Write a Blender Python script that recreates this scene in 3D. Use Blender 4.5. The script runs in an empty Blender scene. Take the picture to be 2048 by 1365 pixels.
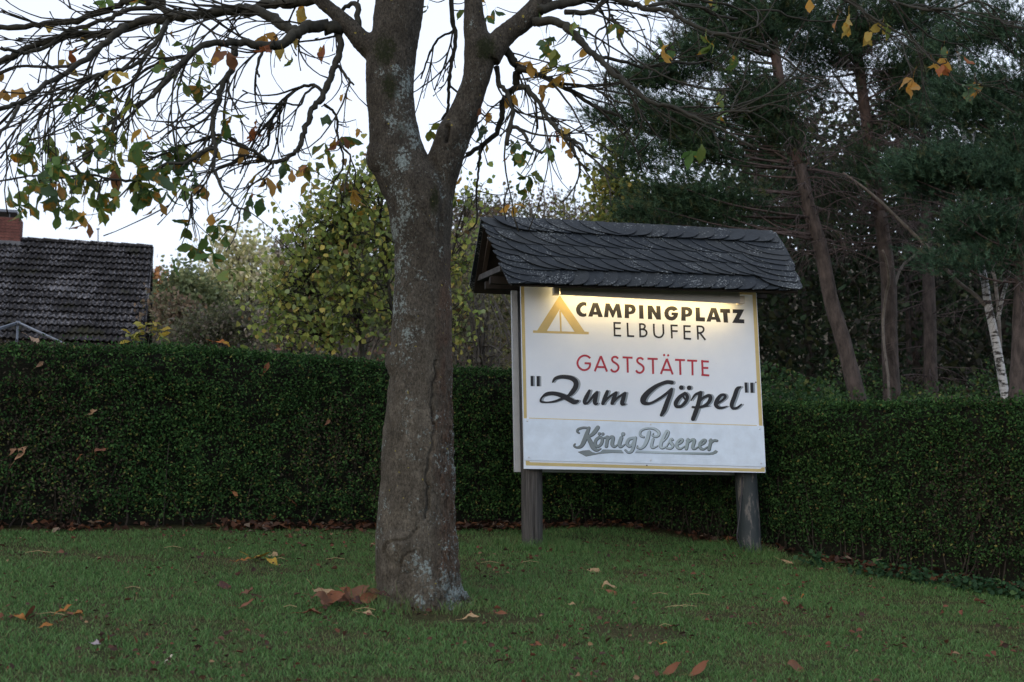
import bpy, bmesh, math, random
import numpy as np
from mathutils import Vector, Matrix, noise
from mathutils.geometry import tessellate_polygon

random.seed(7)
RNG = np.random.default_rng(11)
scene = bpy.context.scene
COL = scene.collection

# ------------------------------------------------------------------ camera
F = 2275.6                      # focal length in photo pixels (2048 wide): 40 mm on a 36 mm sensor
PITCH = math.radians(7.95)
EYE = Vector((0.0, 0.0, 1.65))
cam_d = bpy.data.cameras.new('camera')
cam = bpy.data.objects.new('camera', cam_d)
COL.objects.link(cam)
cam.location = EYE
cam.rotation_euler = (math.pi / 2 + PITCH, 0, 0)
cam_d.sensor_width = 36.0
cam_d.lens = 36.0 * F / 2048.0
cam_d.clip_start = 0.1
cam_d.clip_end = 2000
cam_d.dof.use_dof = True
cam_d.dof.focus_distance = 9.6
cam_d.dof.aperture_fstop = 2.8
scene.camera = cam

# ------------------------------------------------------------------ sky, sun, exposure
SUN_EL, SUN_AZ = math.radians(14.0), math.radians(215.0)     # low, behind the camera and to its left
world = bpy.data.worlds.new('World')
scene.world = world
world.use_nodes = True
wn, wl = world.node_tree.nodes, world.node_tree.links
wn.clear()
w_out = wn.new('ShaderNodeOutputWorld')
sky = wn.new('ShaderNodeTexSky')
sky.sky_type = 'NISHITA'
sky.sun_disc = False
sky.sun_elevation = SUN_EL
sky.sun_rotation = SUN_AZ
sky.dust_density = 2.0
w_sky = wn.new('ShaderNodeBackground')
w_sky.inputs[1].default_value = 0.05
wl.new(sky.outputs[0], w_sky.inputs[0])
w_veil = wn.new('ShaderNodeBackground')                       # the even, thin evening cloud veil
w_veil.inputs[0].default_value = (0.90, 0.97, 1.12, 1)
w_veil.inputs[1].default_value = 1.0
w_add = wn.new('ShaderNodeAddShader')
wl.new(w_sky.outputs[0], w_add.inputs[0])
wl.new(w_veil.outputs[0], w_add.inputs[1])
wl.new(w_add.outputs[0], w_out.inputs[0])

sun_d = bpy.data.lights.new('sun', 'SUN')
sun_d.energy = 0.25
sun_d.angle = math.radians(14)
sun_d.color = (1.0, 0.93, 0.84)
sun = bpy.data.objects.new('sun', sun_d)
COL.objects.link(sun)
sv = Vector((math.sin(SUN_AZ) * math.cos(SUN_EL), math.cos(SUN_AZ) * math.cos(SUN_EL), math.sin(SUN_EL)))
sun.rotation_euler = (-sv).to_track_quat('-Z', 'Y').to_euler()

vs = scene.view_settings
vs.view_transform = 'Standard'
vs.look = 'None'
vs.exposure = 0.0
vs.gamma = 1.0
vs.use_curve_mapping = False
scene.cycles.max_bounces = 6
scene.cycles.diffuse_bounces = 3
scene.cycles.transmission_bounces = 4
scene.cycles.use_denoising = True

# ------------------------------------------------------------------ helpers: space
FW = Vector((0, math.cos(PITCH), math.sin(PITCH)))
UP = Vector((0, -math.sin(PITCH), math.cos(PITCH)))


def ray(px, py):
    return Vector((1, 0, 0)) * ((px - 1024) / F) + FW + UP * ((682.5 - py) / F)


def at(px, py, d):
    """The point d metres ahead (world y) that stands at photo position px, py."""
    r = ray(px, py)
    return EYE + r * (d / r.y)


def proj(p):
    q = p - EYE
    z = q.dot(FW)
    return 1024 + F * q.x / z, 682.5 - F * q.dot(UP) / z


def ground_z(x, y):
    xs = max(-14.0, min(14.0, x))
    if y < 3:
        z = 0.124 * 3 + 0.03 * max(y - 3, -20)
    elif y < 12:
        z = 0.124 * y
    else:
        z = 0.124 * 12 + 0.015 * (min(y, 60) - 12)
    z -= 0.06 * xs
    if -2 < y < 14 and abs(x) < 8:
        z += 0.022 * noise.noise((x * 0.55, y * 0.55, 3.1)) + 0.008 * noise.noise((x * 2.1, y * 2.1, 1.0))
    return z


def on_ground(px, py):
    lo, hi = 3.5, 14.0
    for _ in range(40):
        m = 0.5 * (lo + hi)
        p = at(px, py, m)
        if p.z > ground_z(p.x, p.y):
            lo = m
        else:
            hi = m
    return at(px, py, lo)


# ------------------------------------------------------------------ helpers: objects
def link(o, parent=None):
    COL.objects.link(o)
    if parent is not None:
        o.parent = parent
    return o


def empty(name, loc, label=None, cat=None, group=None):
    o = bpy.data.objects.new(name, None)
    o.empty_display_size = 0.1
    o.location = loc
    COL.objects.link(o)
    tag(o, label, cat, group)
    return o


def tag(o, label=None, cat=None, group=None, kind=None):
    if label:
        o['label'] = label
    if cat:
        o['category'] = cat
    if group:
        o['group'] = group
    if kind:
        o['kind'] = kind
    return o


def add_mesh(name, verts, faces, mat=None, parent=None, smooth=False):
    """verts are world coordinates; a parent at its own place gets them made local."""
    me = bpy.data.meshes.new(name)
    v = np.asarray(verts, dtype=np.float32).reshape(-1, 3)
    if parent is not None:
        v = v - np.array(world_loc(parent), dtype=np.float32)
    me.from_pydata(v.tolist(), [], [tuple(f) for f in faces])
    if smooth:
        me.polygons.foreach_set('use_smooth', np.ones(len(me.polygons), dtype=bool))
    if mat:
        me.materials.append(mat)
    o = bpy.data.objects.new(name, me)
    return link(o, parent)


def world_loc(o):
    p = Vector((0, 0, 0))
    while o is not None:
        p = p + o.location
        o = o.parent
    return p


def big_mesh(name, verts, loops, sizes, mat, parent=None, cols=None, smooth=False):
    """Fast mesh from numpy: verts (N,3) world, loops flat vertex indices, sizes per polygon."""
    me = bpy.data.meshes.new(name)
    v = np.asarray(verts, dtype=np.float32).reshape(-1, 3)
    if parent is not None:
        v = v - np.array(world_loc(parent), dtype=np.float32)
    loops = np.asarray(loops, dtype=np.int32).ravel()
    sizes = np.asarray(sizes, dtype=np.int32)
    me.vertices.add(len(v))
    me.vertices.foreach_set('co', v.ravel())
    me.loops.add(len(loops))
    me.loops.foreach_set('vertex_index', loops)
    me.polygons.add(len(sizes))
    starts = np.concatenate([[0], np.cumsum(sizes)[:-1]]).astype(np.int32)
    me.polygons.foreach_set('loop_start', starts)
    me.polygons.foreach_set('loop_total', sizes)
    if smooth:
        me.polygons.foreach_set('use_smooth', np.ones(len(sizes), dtype=bool))
    if cols is not None:
        a = me.color_attributes.new('tint', 'FLOAT_COLOR', 'POINT')
        c = np.ones((len(v), 4), dtype=np.float32)
        c[:, :3] = cols
        a.data.foreach_set('color', c.ravel())
    me.update(calc_edges=True)
    me.validate()
    if mat:
        me.materials.append(mat)
    o = bpy.data.objects.new(name, me)
    return link(o, parent)


class Geo:
    """Collects shapes into one mesh."""

    def __init__(self):
        self.v, self.f = [], []

    def add(self, verts, faces):
        n = len(self.v)
        self.v += [tuple(p) for p in verts]
        self.f += [tuple(i + n for i in f) for f in faces]

    def box8(self, c):
        """c: 8 corners, first four one face in order, last four the opposite face."""
        self.add(c, [(0, 1, 2, 3), (7, 6, 5, 4), (0, 4, 5, 1), (1, 5, 6, 2), (2, 6, 7, 3), (3, 7, 4, 0)])

    def tube(self, pts, rad, sides=6, cap=True):
        pts = [Vector(p) for p in pts]
        n = len(pts)
        t = (pts[1] - pts[0]).normalized()
        a = Vector((0, 0, 1)) if abs(t.z) < 0.9 else Vector((1, 0, 0))
        u = t.cross(a).normalized()
        base = len(self.v)
        for i in range(n):
            t = (pts[min(i + 1, n - 1)] - pts[max(i - 1, 0)])
            if t.length < 1e-9:
                t = Vector((0, 0, 1))
            t.normalize()
            u = (u - t * u.dot(t))
            if u.length < 1e-6:
                u = t.orthogonal()
            u.normalize()
            w = t.cross(u)
            r = rad[i] if hasattr(rad, '__len__') else rad
            for k in range(sides):
                an = 2 * math.pi * k / sides
                self.v.append(tuple(pts[i] + u * (math.cos(an) * r) + w * (math.sin(an) * r)))
        for i in range(n - 1):
            for k in range(sides):
                k2 = (k + 1) % sides
                self.f.append((base + i * sides + k, base + i * sides + k2, base + (i + 1) * sides + k2, base + (i + 1) * sides + k))
        if cap:
            self.f.append(tuple(base + k for k in range(sides))[::-1])
            self.f.append(tuple(base + (n - 1) * sides + k for k in range(sides)))

    def build(self, name, mat, parent=None, smooth=False):
        return add_mesh(name, self.v, self.f, mat, parent, smooth)


def smooth_path(pts, sub=4):
    """Catmull-Rom through n-dimensional points."""
    p = [np.asarray(q, dtype=float) for q in pts]
    if len(p) < 3:
        return p
    p = [2 * p[0] - p[1]] + p + [2 * p[-1] - p[-2]]
    out = []
    for i in range(1, len(p) - 2):
        for k in range(sub):
            t = k / sub
            out.append(0.5 * (2 * p[i] + (p[i + 1] - p[i - 1]) * t + (2 * p[i - 1] - 5 * p[i] + 4 * p[i + 1] - p[i + 2]) * t * t
                              + (3 * p[i] - p[i - 1] - 3 * p[i + 1] + p[i + 2]) * t ** 3))
    out.append(p[-2])
    return out


# ------------------------------------------------------------------ helpers: materials
def mat_new(name):
    m = bpy.data.materials.new(name)
    m.use_nodes = True
    nt = m.node_tree
    b = nt.nodes['Principled BSDF']
    return m, nt, b


def ramp(nt, stops, interp='LINEAR'):
    r = nt.nodes.new('ShaderNodeValToRGB')
    r.color_ramp.interpolation = interp
    e = r.color_ramp.elements
    while len(e) < len(stops):
        e.new(0.5)
    for i, (p, c) in enumerate(stops):
        e[i].position = p
        e[i].color = (c[0], c[1], c[2], 1) if hasattr(c, '__len__') else (c, c, c, 1)
    return r


def tex_noise(nt, scale, detail=4, rough=0.6, coord='Object', stretch=None):
    tc = nt.nodes.new('ShaderNodeTexCoord')
    n = nt.nodes.new('ShaderNodeTexNoise')
    n.inputs['Scale'].default_value = scale
    n.inputs['Detail'].default_value = detail
    n.inputs['Roughness'].default_value = rough
    if stretch:
        mp = nt.nodes.new('ShaderNodeMapping')
        mp.inputs['Scale'].default_value = stretch
        nt.links.new(tc.outputs[coord], mp.inputs[0])
        nt.links.new(mp.outputs[0], n.inputs['Vector'])
    else:
        nt.links.new(tc.outputs[coord], n.inputs['Vector'])
    return n


def mix(nt, fac, a, b, mode='MIX'):
    m = nt.nodes.new('ShaderNodeMix')
    m.data_type = 'RGBA'
    m.blend_type = mode
    for sock, val in ((m.inputs[0], fac), (m.inputs[6], a), (m.inputs[7], b)):
        if isinstance(val, bpy.types.NodeSocket):
            nt.links.new(val, sock)
        elif hasattr(val, '__len__'):
            sock.default_value = (val[0], val[1], val[2], 1)
        else:
            sock.default_value = val
    return m.outputs[2]


def bump(nt, b, height, strength=0.4, dist=0.01):
    bp = nt.nodes.new('ShaderNodeBump')
    bp.inputs['Strength'].default_value = strength
    bp.inputs['Distance'].default_value = dist
    nt.links.new(height, bp.inputs['Height'])
    nt.links.new(bp.outputs[0], b.inputs['Normal'])


def mat_noise(name, c1, c2, scale=6, rough=0.85, bump_s=0.3, bump_d=0.004, stretch=None, detail=6, spec=0.3):
    m, nt, b = mat_new(name)
    n = tex_noise(nt, scale, detail, 0.65, stretch=stretch)
    r = ramp(nt, [(0.3, c1), (0.7, c2)])
    nt.links.new(n.outputs[0], r.inputs[0])
    nt.links.new(r.outputs[0], b.inputs['Base Color'])
    b.inputs['Roughness'].default_value = rough
    b.inputs['Specular IOR Level'].default_value = spec
    if bump_s:
        bump(nt, b, n.outputs[0], bump_s, bump_d)
    return m


def mat_plain(name, c, rough=0.6, metal=0.0, spec=0.4):
    """Even paint, still with a faint mottling so that it is not a flat tone."""
    m, nt, b = mat_new(name)
    n = tex_noise(nt, 9, 5)
    r = ramp(nt, [(0.3, [x * 0.9 for x in c]), (0.7, [min(1, x * 1.06) for x in c])])
    nt.links.new(n.outputs[0], r.inputs[0])
    nt.links.new(r.outputs[0], b.inputs['Base Color'])
    b.inputs['Roughness'].default_value = rough
    b.inputs['Metallic'].default_value = metal
    b.inputs['Specular IOR Level'].default_value = spec
    return m


def mat_tint(name, translucent=0.0, rough=0.7, spec=0.25, object_col=False, blotch=None):
    """Colour from the mesh attribute 'tint' (or the object's own colour), optionally letting light through."""
    m, nt, b = mat_new(name)
    if object_col:
        oi = nt.nodes.new('ShaderNodeObjectInfo')
        c = oi.outputs['Color']
        if blotch:
            n = tex_noise(nt, blotch[0], 3, 0.6)
            n.noise_dimensions = '4D'
            mu = nt.nodes.new('ShaderNodeMath')
            mu.operation = 'MULTIPLY'
            mu.inputs[1].default_value = 40
            nt.links.new(oi.outputs['Random'], mu.inputs[0])
            nt.links.new(mu.outputs[0], n.inputs['W'])
            r = ramp(nt, [(0.56, 0), (0.66, 1)])
            nt.links.new(n.outputs[0], r.inputs[0])
            c = mix(nt, r.outputs[0], c, blotch[1])
            r2 = ramp(nt, [(0.68, 0), (0.74, 1)])
            nt.links.new(n.outputs[0], r2.inputs[0])
            c = mix(nt, r2.outputs[0], c, blotch[2])
    else:
        a = nt.nodes.new('ShaderNodeAttribute')
        a.attribute_name = 'tint'
        c = a.outputs['Color']
    nt.links.new(c, b.inputs['Base Color'])
    b.inputs['Roughness'].default_value = rough
    b.inputs['Specular IOR Level'].default_value = spec
    if translucent > 0:
        tr = nt.nodes.new('ShaderNodeBsdfTranslucent')
        nt.links.new(c, tr.inputs['Color'])
        mx = nt.nodes.new('ShaderNodeMixShader')
        mx.inputs[0].default_value = translucent
        nt.links.new(b.outputs[0], mx.inputs[1])
        nt.links.new(tr.outputs[0], mx.inputs[2])
        nt.links.new(mx.outputs[0], nt.nodes['Material Output'].inputs[0])
    return m


M = {}
M['leaf_tint'] = mat_tint('leaf_tint', 0.3)
M['hedge_leaf'] = mat_tint('hedge_leaf', 0.15, 0.75, 0.12)
M['grass_blade'] = mat_tint('grass_blade', 0.25, 0.6, 0.2)
M['needles'] = mat_tint('needles', 0.0, 0.6, 0.2)
M['litter'] = mat_tint('litter', 0.1, 0.85, 0.15)
M['chestnut_leaf'] = mat_tint('chestnut_leaf', 0.42, 0.6, 0.3, True, (13, (0.42, 0.20, 0.025), (0.20, 0.065, 0.015)))
M['heart_leaf'] = mat_tint('heart_leaf', 0.38, 0.6, 0.3, True, (9, (0.30, 0.27, 0.04), (0.16, 0.08, 0.03)))
M['fallen_leaf'] = mat_tint('fallen_leaf', 0.1, 0.8, 0.25, True, (14, (0.19, 0.075, 0.03), (0.09, 0.035, 0.02)))
M['twig'] = mat_noise('twig', (0.015, 0.013, 0.010), (0.045, 0.042, 0.032), 30)
M['limb'] = mat_noise('limb', (0.010, 0.010, 0.007), (0.045, 0.043, 0.033), 22, bump_s=0.6, bump_d=0.006)
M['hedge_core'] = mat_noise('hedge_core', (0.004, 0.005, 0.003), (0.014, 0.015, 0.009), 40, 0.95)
M['hedge_stem'] = mat_noise('hedge_stem', (0.022, 0.018, 0.014), (0.06, 0.052, 0.042), 30)
M['pine_bark'] = mat_noise('pine_bark', (0.018, 0.015, 0.013), (0.105, 0.082, 0.074), 12, bump_s=1.0, bump_d=0.03, stretch=(1, 1, 0.35))
M['pine_bark_red'] = mat_noise('pine_bark_red', (0.030, 0.022, 0.019), (0.105, 0.072, 0.062), 12, bump_s=0.7, bump_d=0.02, stretch=(1, 1, 0.4))
M['dead_twig'] = mat_noise('dead_twig', (0.05, 0.038, 0.038), (0.115, 0.088, 0.085), 12)
M['far_bark'] = mat_noise('far_bark', (0.06, 0.052, 0.045), (0.14, 0.125, 0.11), 5)
M['dead_pole'] = mat_noise('dead_pole', (0.08, 0.066, 0.056), (0.20, 0.18, 0.16), 8)


def mat_birch():
    m, nt, b = mat_new('birch_bark')
    n = tex_noise(nt, 7, 4, 0.7, stretch=(1, 1, 3.2))
    r = ramp(nt, [(0.43, (0.03, 0.026, 0.024)), (0.5, (0.42, 0.42, 0.42)), (0.8, (0.55, 0.56, 0.58))])
    nt.links.new(n.outputs[0], r.inputs[0])
    nt.links.new(r.outputs[0], b.inputs['Base Color'])
    b.inputs['Roughness'].default_value = 0.7
    bump(nt, b, n.outputs[0], 0.4, 0.006)
    return m


M['birch'] = mat_birch()

# ================================================================== GROUND
def make_lawn():
    xs = sorted(set([-400, -200, -100, -60, -40, -25, -16, -11] + [round(-8 + 0.12 * i, 3) for i in range(134)] + [11, 16, 25, 40, 60, 100, 200, 400]))
    ys = sorted(set([-200, -100, -50, -25, -12, -6, -2, 1, 3] + [round(3.6 + 0.12 * i, 3) for i in range(78)] + [14, 17, 21, 26, 32, 40, 50, 60, 90, 150, 300, 600]))
    v = [(x, y, ground_z(x, y)) for y in ys for x in xs]
    nx = len(xs)
    f = [(j * nx + i, j * nx + i + 1, (j + 1) * nx + i + 1, (j + 1) * nx + i) for j in range(len(ys) - 1) for i in range(nx - 1)]
    m, nt, b = mat_new('lawn_soil')
    n1 = tex_noise(nt, 2.2, 6, 0.7)
    n2 = tex_noise(nt, 38, 4, 0.7)
    r1 = ramp(nt, [(0.35, (0.040, 0.046, 0.018)), (0.55, (0.058, 0.054, 0.025)), (0.72, (0.085, 0.062, 0.036))])
    nt.links.new(n1.outputs[0], r1.inputs[0])
    r2 = ramp(nt, [(0.35, 0.45), (0.7, 1.25)])
    nt.links.new(n2.outputs[0], r2.inputs[0])
    c = mix(nt, 1.0, r1.outputs[0], r2.outputs[0], 'MULTIPLY')
    nt.links.new(c, b.inputs['Base Color'])
    b.inputs['Roughness'].default_value = 0.95
    b.inputs['Specular IOR Level'].default_value = 0.1
    bump(nt, b, n2.outputs[0], 0.7, 0.02)
    o = add_mesh('lawn', v, f, m, None, True)
    tag(o, None, None, None, 'structure')
    return o


make_lawn()

# hedge line on the ground: left run, corner behind the sign, right run
HA = on_ground(-160, 1060)
HB = on_ground(1000, 1056)
HD = on_ground(2048, 1188)
HC = on_ground(1545, 1103)
dirL = (HB - HA).xy.normalized()
dirR = (HC - HD).xy.normalized()
# corner where both runs meet
den = dirL.x * dirR.y - dirL.y * dirR.x
dxy = HD.xy - HA.xy
tL = (dxy.x * dirR.y - dxy.y * dirR.x) / den
CORNER = HA.xy + dirL * tL
HEND = HD.xy - dirR * 2.6


def hedge_d(x, y):
    """Distance in front of the hedge's front face (positive on the lawn side)."""
    nL = Vector((dirL.y, -dirL.x))
    nR = Vector((-dirR.y, dirR.x))
    p = Vector((x, y))
    return min((p - HA.xy).dot(nL), (p - HD.xy).dot(nR))


TRUNK_D = on_ground(840, 1203).y
POST_L = on_ground(1064, 1091)
POST_R = at(1500, 1109, POST_L.y + 0.43)


# ------------------------------------------------------------------ grass
def make_grass():
    N = 450000
    y = 5.0 + (11.9 - 5.0) * RNG.random(N) ** 1.0
    x = (RNG.random(N) * 2 - 1) * (0.47 * y + 1.3)
    nL = np.array((dirL.y, -dirL.x)); nR = np.array((-dirR.y, dirR.x))
    P = np.stack([x, y], 1)
    hd = np.minimum((P - np.array(HA.xy)) @ nL, (P - np.array(HD.xy)) @ nR)
    pn = np.array([0.8 * noise.noise((a * 0.8, b * 1.6, 0.0)) + 0.75 * noise.noise((a * 2.6, b * 7.0, 5.0)) + 0.4 * noise.noise((a * 11, b * 16, 9.0)) for a, b in zip(x, y)])
    keep = (hd > 0.04 + 0.12 * RNG.random(N)) & (RNG.random(N) < np.clip(0.92 + pn * 0.9, 0.15, 1))
    bare = [(1275, 1268, .30, .10), (1005, 1240, .28, .07), (1195, 1225, .12, .05), (880, 1240, .25, .05)]
    for (bx, by, rx, ry) in bare:
        g = on_ground(bx, by)
        q = ((x - g.x) / rx) ** 2 + ((y - g.y) / (ry * 2)) ** 2
        keep &= ~((q < 1) & (RNG.random(N) < 0.9))
    tx = at(842, 1222, TRUNK_D).x
    dt = np.hypot(x - tx, y - TRUNK_D - 0.02)
    keep &= dt > 0.29
    x, y, pn, hd, dt = x[keep], y[keep], pn[keep], hd[keep], dt[keep]
    n = len(x)
    z = np.array([ground_z(a, b) for a, b in zip(x, y)]) - 0.004
    h = 0.016 + 0.020 * RNG.random(n) + 0.008 * np.clip(pn, -1, 1)
    # longer, unmown tufts round the trunk and the posts
    h += np.where((x < tx + 0.0) & (y < TRUNK_D + .1), 0.20, 0.06) * np.clip(1 - (dt - 0.30) / 0.30, 0, 1) * RNG.random(n)
    for g in (POST_L, POST_R):
        dp = np.hypot((x - g.x) * 0.75, y - g.y)
        h += 0.10 * np.clip(1 - (dp - 0.05) / 0.40, 0, 1) * RNG.random(n)
    tall = RNG.random(n) < 0.04
    h[tall] *= 1.6
    an = RNG.random(n) * 2 * np.pi
    w = 0.0015 + 0.0014 * RNG.random(n)
    lean = 0.35 + 0.75 * RNG.random(n)
    la = RNG.random(n) * 2 * np.pi
    dx, dy = np.cos(an) * w, np.sin(an) * w
    lx, ly = np.cos(la) * lean * h, np.sin(la) * lean * h
    v = np.zeros((n, 5, 3))
    v[:, 0] = np.stack([x - dx, y - dy, z], 1)
    v[:, 1] = np.stack([x + dx, y + dy, z], 1)
    v[:, 2] = np.stack([x + dx * .8 + lx * .35, y + dy * .8 + ly * .35, z + h * .6], 1)
    v[:, 3] = np.stack([x - dx * .8 + lx * .35, y - dy * .8 + ly * .35, z + h * .6], 1)
    v[:, 4] = np.stack([x + lx, y + ly, z + h * .95], 1)
    idx = (np.arange(n) * 5)[:, None]
    loops = np.concatenate([idx + np.array([[0, 1, 2, 3]]), idx + np.array([[3, 2, 4]])], 1)
    sizes = np.tile([4, 3], n)
    g1, g2, br = np.array((0.046, 0.118, 0.034)), np.array((0.145, 0.270, 0.088)), np.array((0.20, 0.165, 0.085))
    t = RNG.random((n, 1))
    c = g1 * (1 - t) + g2 * t
    dry = np.clip(-pn * 1.0 - 0.02, 0, 0.8)[:, None] * RNG.random((n, 1)) + (RNG.random((n, 1)) < 0.06) * 0.7
    c = c * (1 - np.clip(dry, 0, 1)) + br * np.clip(dry, 0, 1)
    cols = (np.repeat(c[:, None, :], 5, 1) * np.array([.8, .8, 1.0, 1.0, 1.25])[None, :, None]).reshape(-1, 3)
    o = big_mesh('grass', v.reshape(-1, 3), loops.ravel(), sizes, M['grass_blade'], None, cols)
    tag(o, 'short mown autumn grass covering the sloping lawn', 'grass', None, 'stuff')


make_grass()

# ------------------------------------------------------------------ leaf clouds
def leaf_verts(pts, size, axis, nrm, aspect=0.55, fold=0.25):
    """Folded four-point leaves; returns verts (N,4,3) in order base, side, tip, side."""
    pts = np.asarray(pts)
    a = axis / (np.linalg.norm(axis, axis=1, keepdims=True) + 1e-9)
    n_ = nrm - a * np.sum(nrm * a, 1, keepdims=True)
    n_ /= (np.linalg.norm(n_, axis=1, keepdims=True) + 1e-9)
    s = np.cross(n_, a)
    L = size[:, None]
    v = np.zeros((len(pts), 4, 3))
    v[:, 0] = pts - a * L * .5
    v[:, 1] = pts + s * L * aspect * .5 + n_ * L * fold * .3
    v[:, 2] = pts + a * L * .5
    v[:, 3] = pts - s * L * aspect * .5 + n_ * L * fold * .3
    return v


def leaf_verts6(pts, size, axis, nrm, aspect=0.8, fold=0.25):
    """Broad leaves of six points, folded at the midrib."""
    a = axis / (np.linalg.norm(axis, axis=1, keepdims=True) + 1e-9)
    n_ = nrm - a * np.sum(nrm * a, 1, keepdims=True)
    n_ /= (np.linalg.norm(n_, axis=1, keepdims=True) + 1e-9)
    s = np.cross(n_, a)
    Lh = size[:, None]
    v = np.zeros((len(pts), 6, 3))
    for k, (x, w) in enumerate(((-.5, 0), (-.22, .5), (.2, .34), (.5, 0), (.2, -.34), (-.22, -.5))):
        v[:, k] = pts + a * Lh * x + s * Lh * aspect * w + n_ * Lh * fold * abs(w)
    return v


def rand_dirs(n):
    d = RNG.normal(size=(n, 3))
    return d / np.linalg.norm(d, axis=1, keepdims=True)


def pick_cols(n, palette, jitter=0.25):
    w = np.array([p[3] for p in palette], dtype=float)
    k = RNG.choice(len(palette), n, p=w / w.sum())
    c = np.array([p[:3] for p in palette])[k]
    return c * (1 + jitter * (RNG.random((n, 1)) * 2 - 1))


def leaf_cloud(name, pts, size, palette, mat, parent=None, axis=None, nrm=None, aspect=0.55, fold=0.25, cols=None, kind=None, six=False):
    n = len(pts)
    size = np.full(n, size) * (0.7 + 0.6 * RNG.random(n)) if np.isscalar(size) else size
    axis = rand_dirs(n) if axis is None else axis
    nrm = rand_dirs(n) if nrm is None else nrm
    c = pick_cols(n, palette) if cols is None else cols
    if six:
        v = leaf_verts6(np.asarray(pts), size, axis, nrm, aspect, fold)
        idx = (np.arange(n) * 6)[:, None]
        loops = np.concatenate([idx + np.array([[0, 1, 2, 3]]), idx + np.array([[0, 3, 4, 5]])], 1)
        o = big_mesh(name, v.reshape(-1, 3), loops.ravel(), np.full(2 * n, 4), mat, parent, np.repeat(c, 6, 0))
        if kind:
            o['kind'] = kind
        return o
    v = leaf_verts(pts, size, axis, nrm, aspect, fold)
    idx = (np.arange(n) * 4)[:, None]
    loops = np.concatenate([idx + np.array([[0, 1, 2]]), idx + np.array([[0, 2, 3]])], 1)
    o = big_mesh(name, v.reshape(-1, 3), loops.ravel(), np.full(2 * n, 3), mat, parent, np.repeat(c, 4, 0))
    if kind:
        o['kind'] = kind
    return o


# ================================================================== HEDGES
TOPL = [(-300, 677), (0, 681), (450, 693), (780, 722), (1020, 738), (1300, 750)]
TOPR = [(1300, 800), (1545, 808), (1800, 801), (2048, 796), (2300, 790)]
GREENS = [(0.014, 0.040, 0.012, 3.4), (0.028, 0.074, 0.021, 4), (0.056, 0.120, 0.034, 2.8), (0.09, 0.115, 0.036, 0.22), (0.12, 0.10, 0.04, 0.08)]


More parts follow.
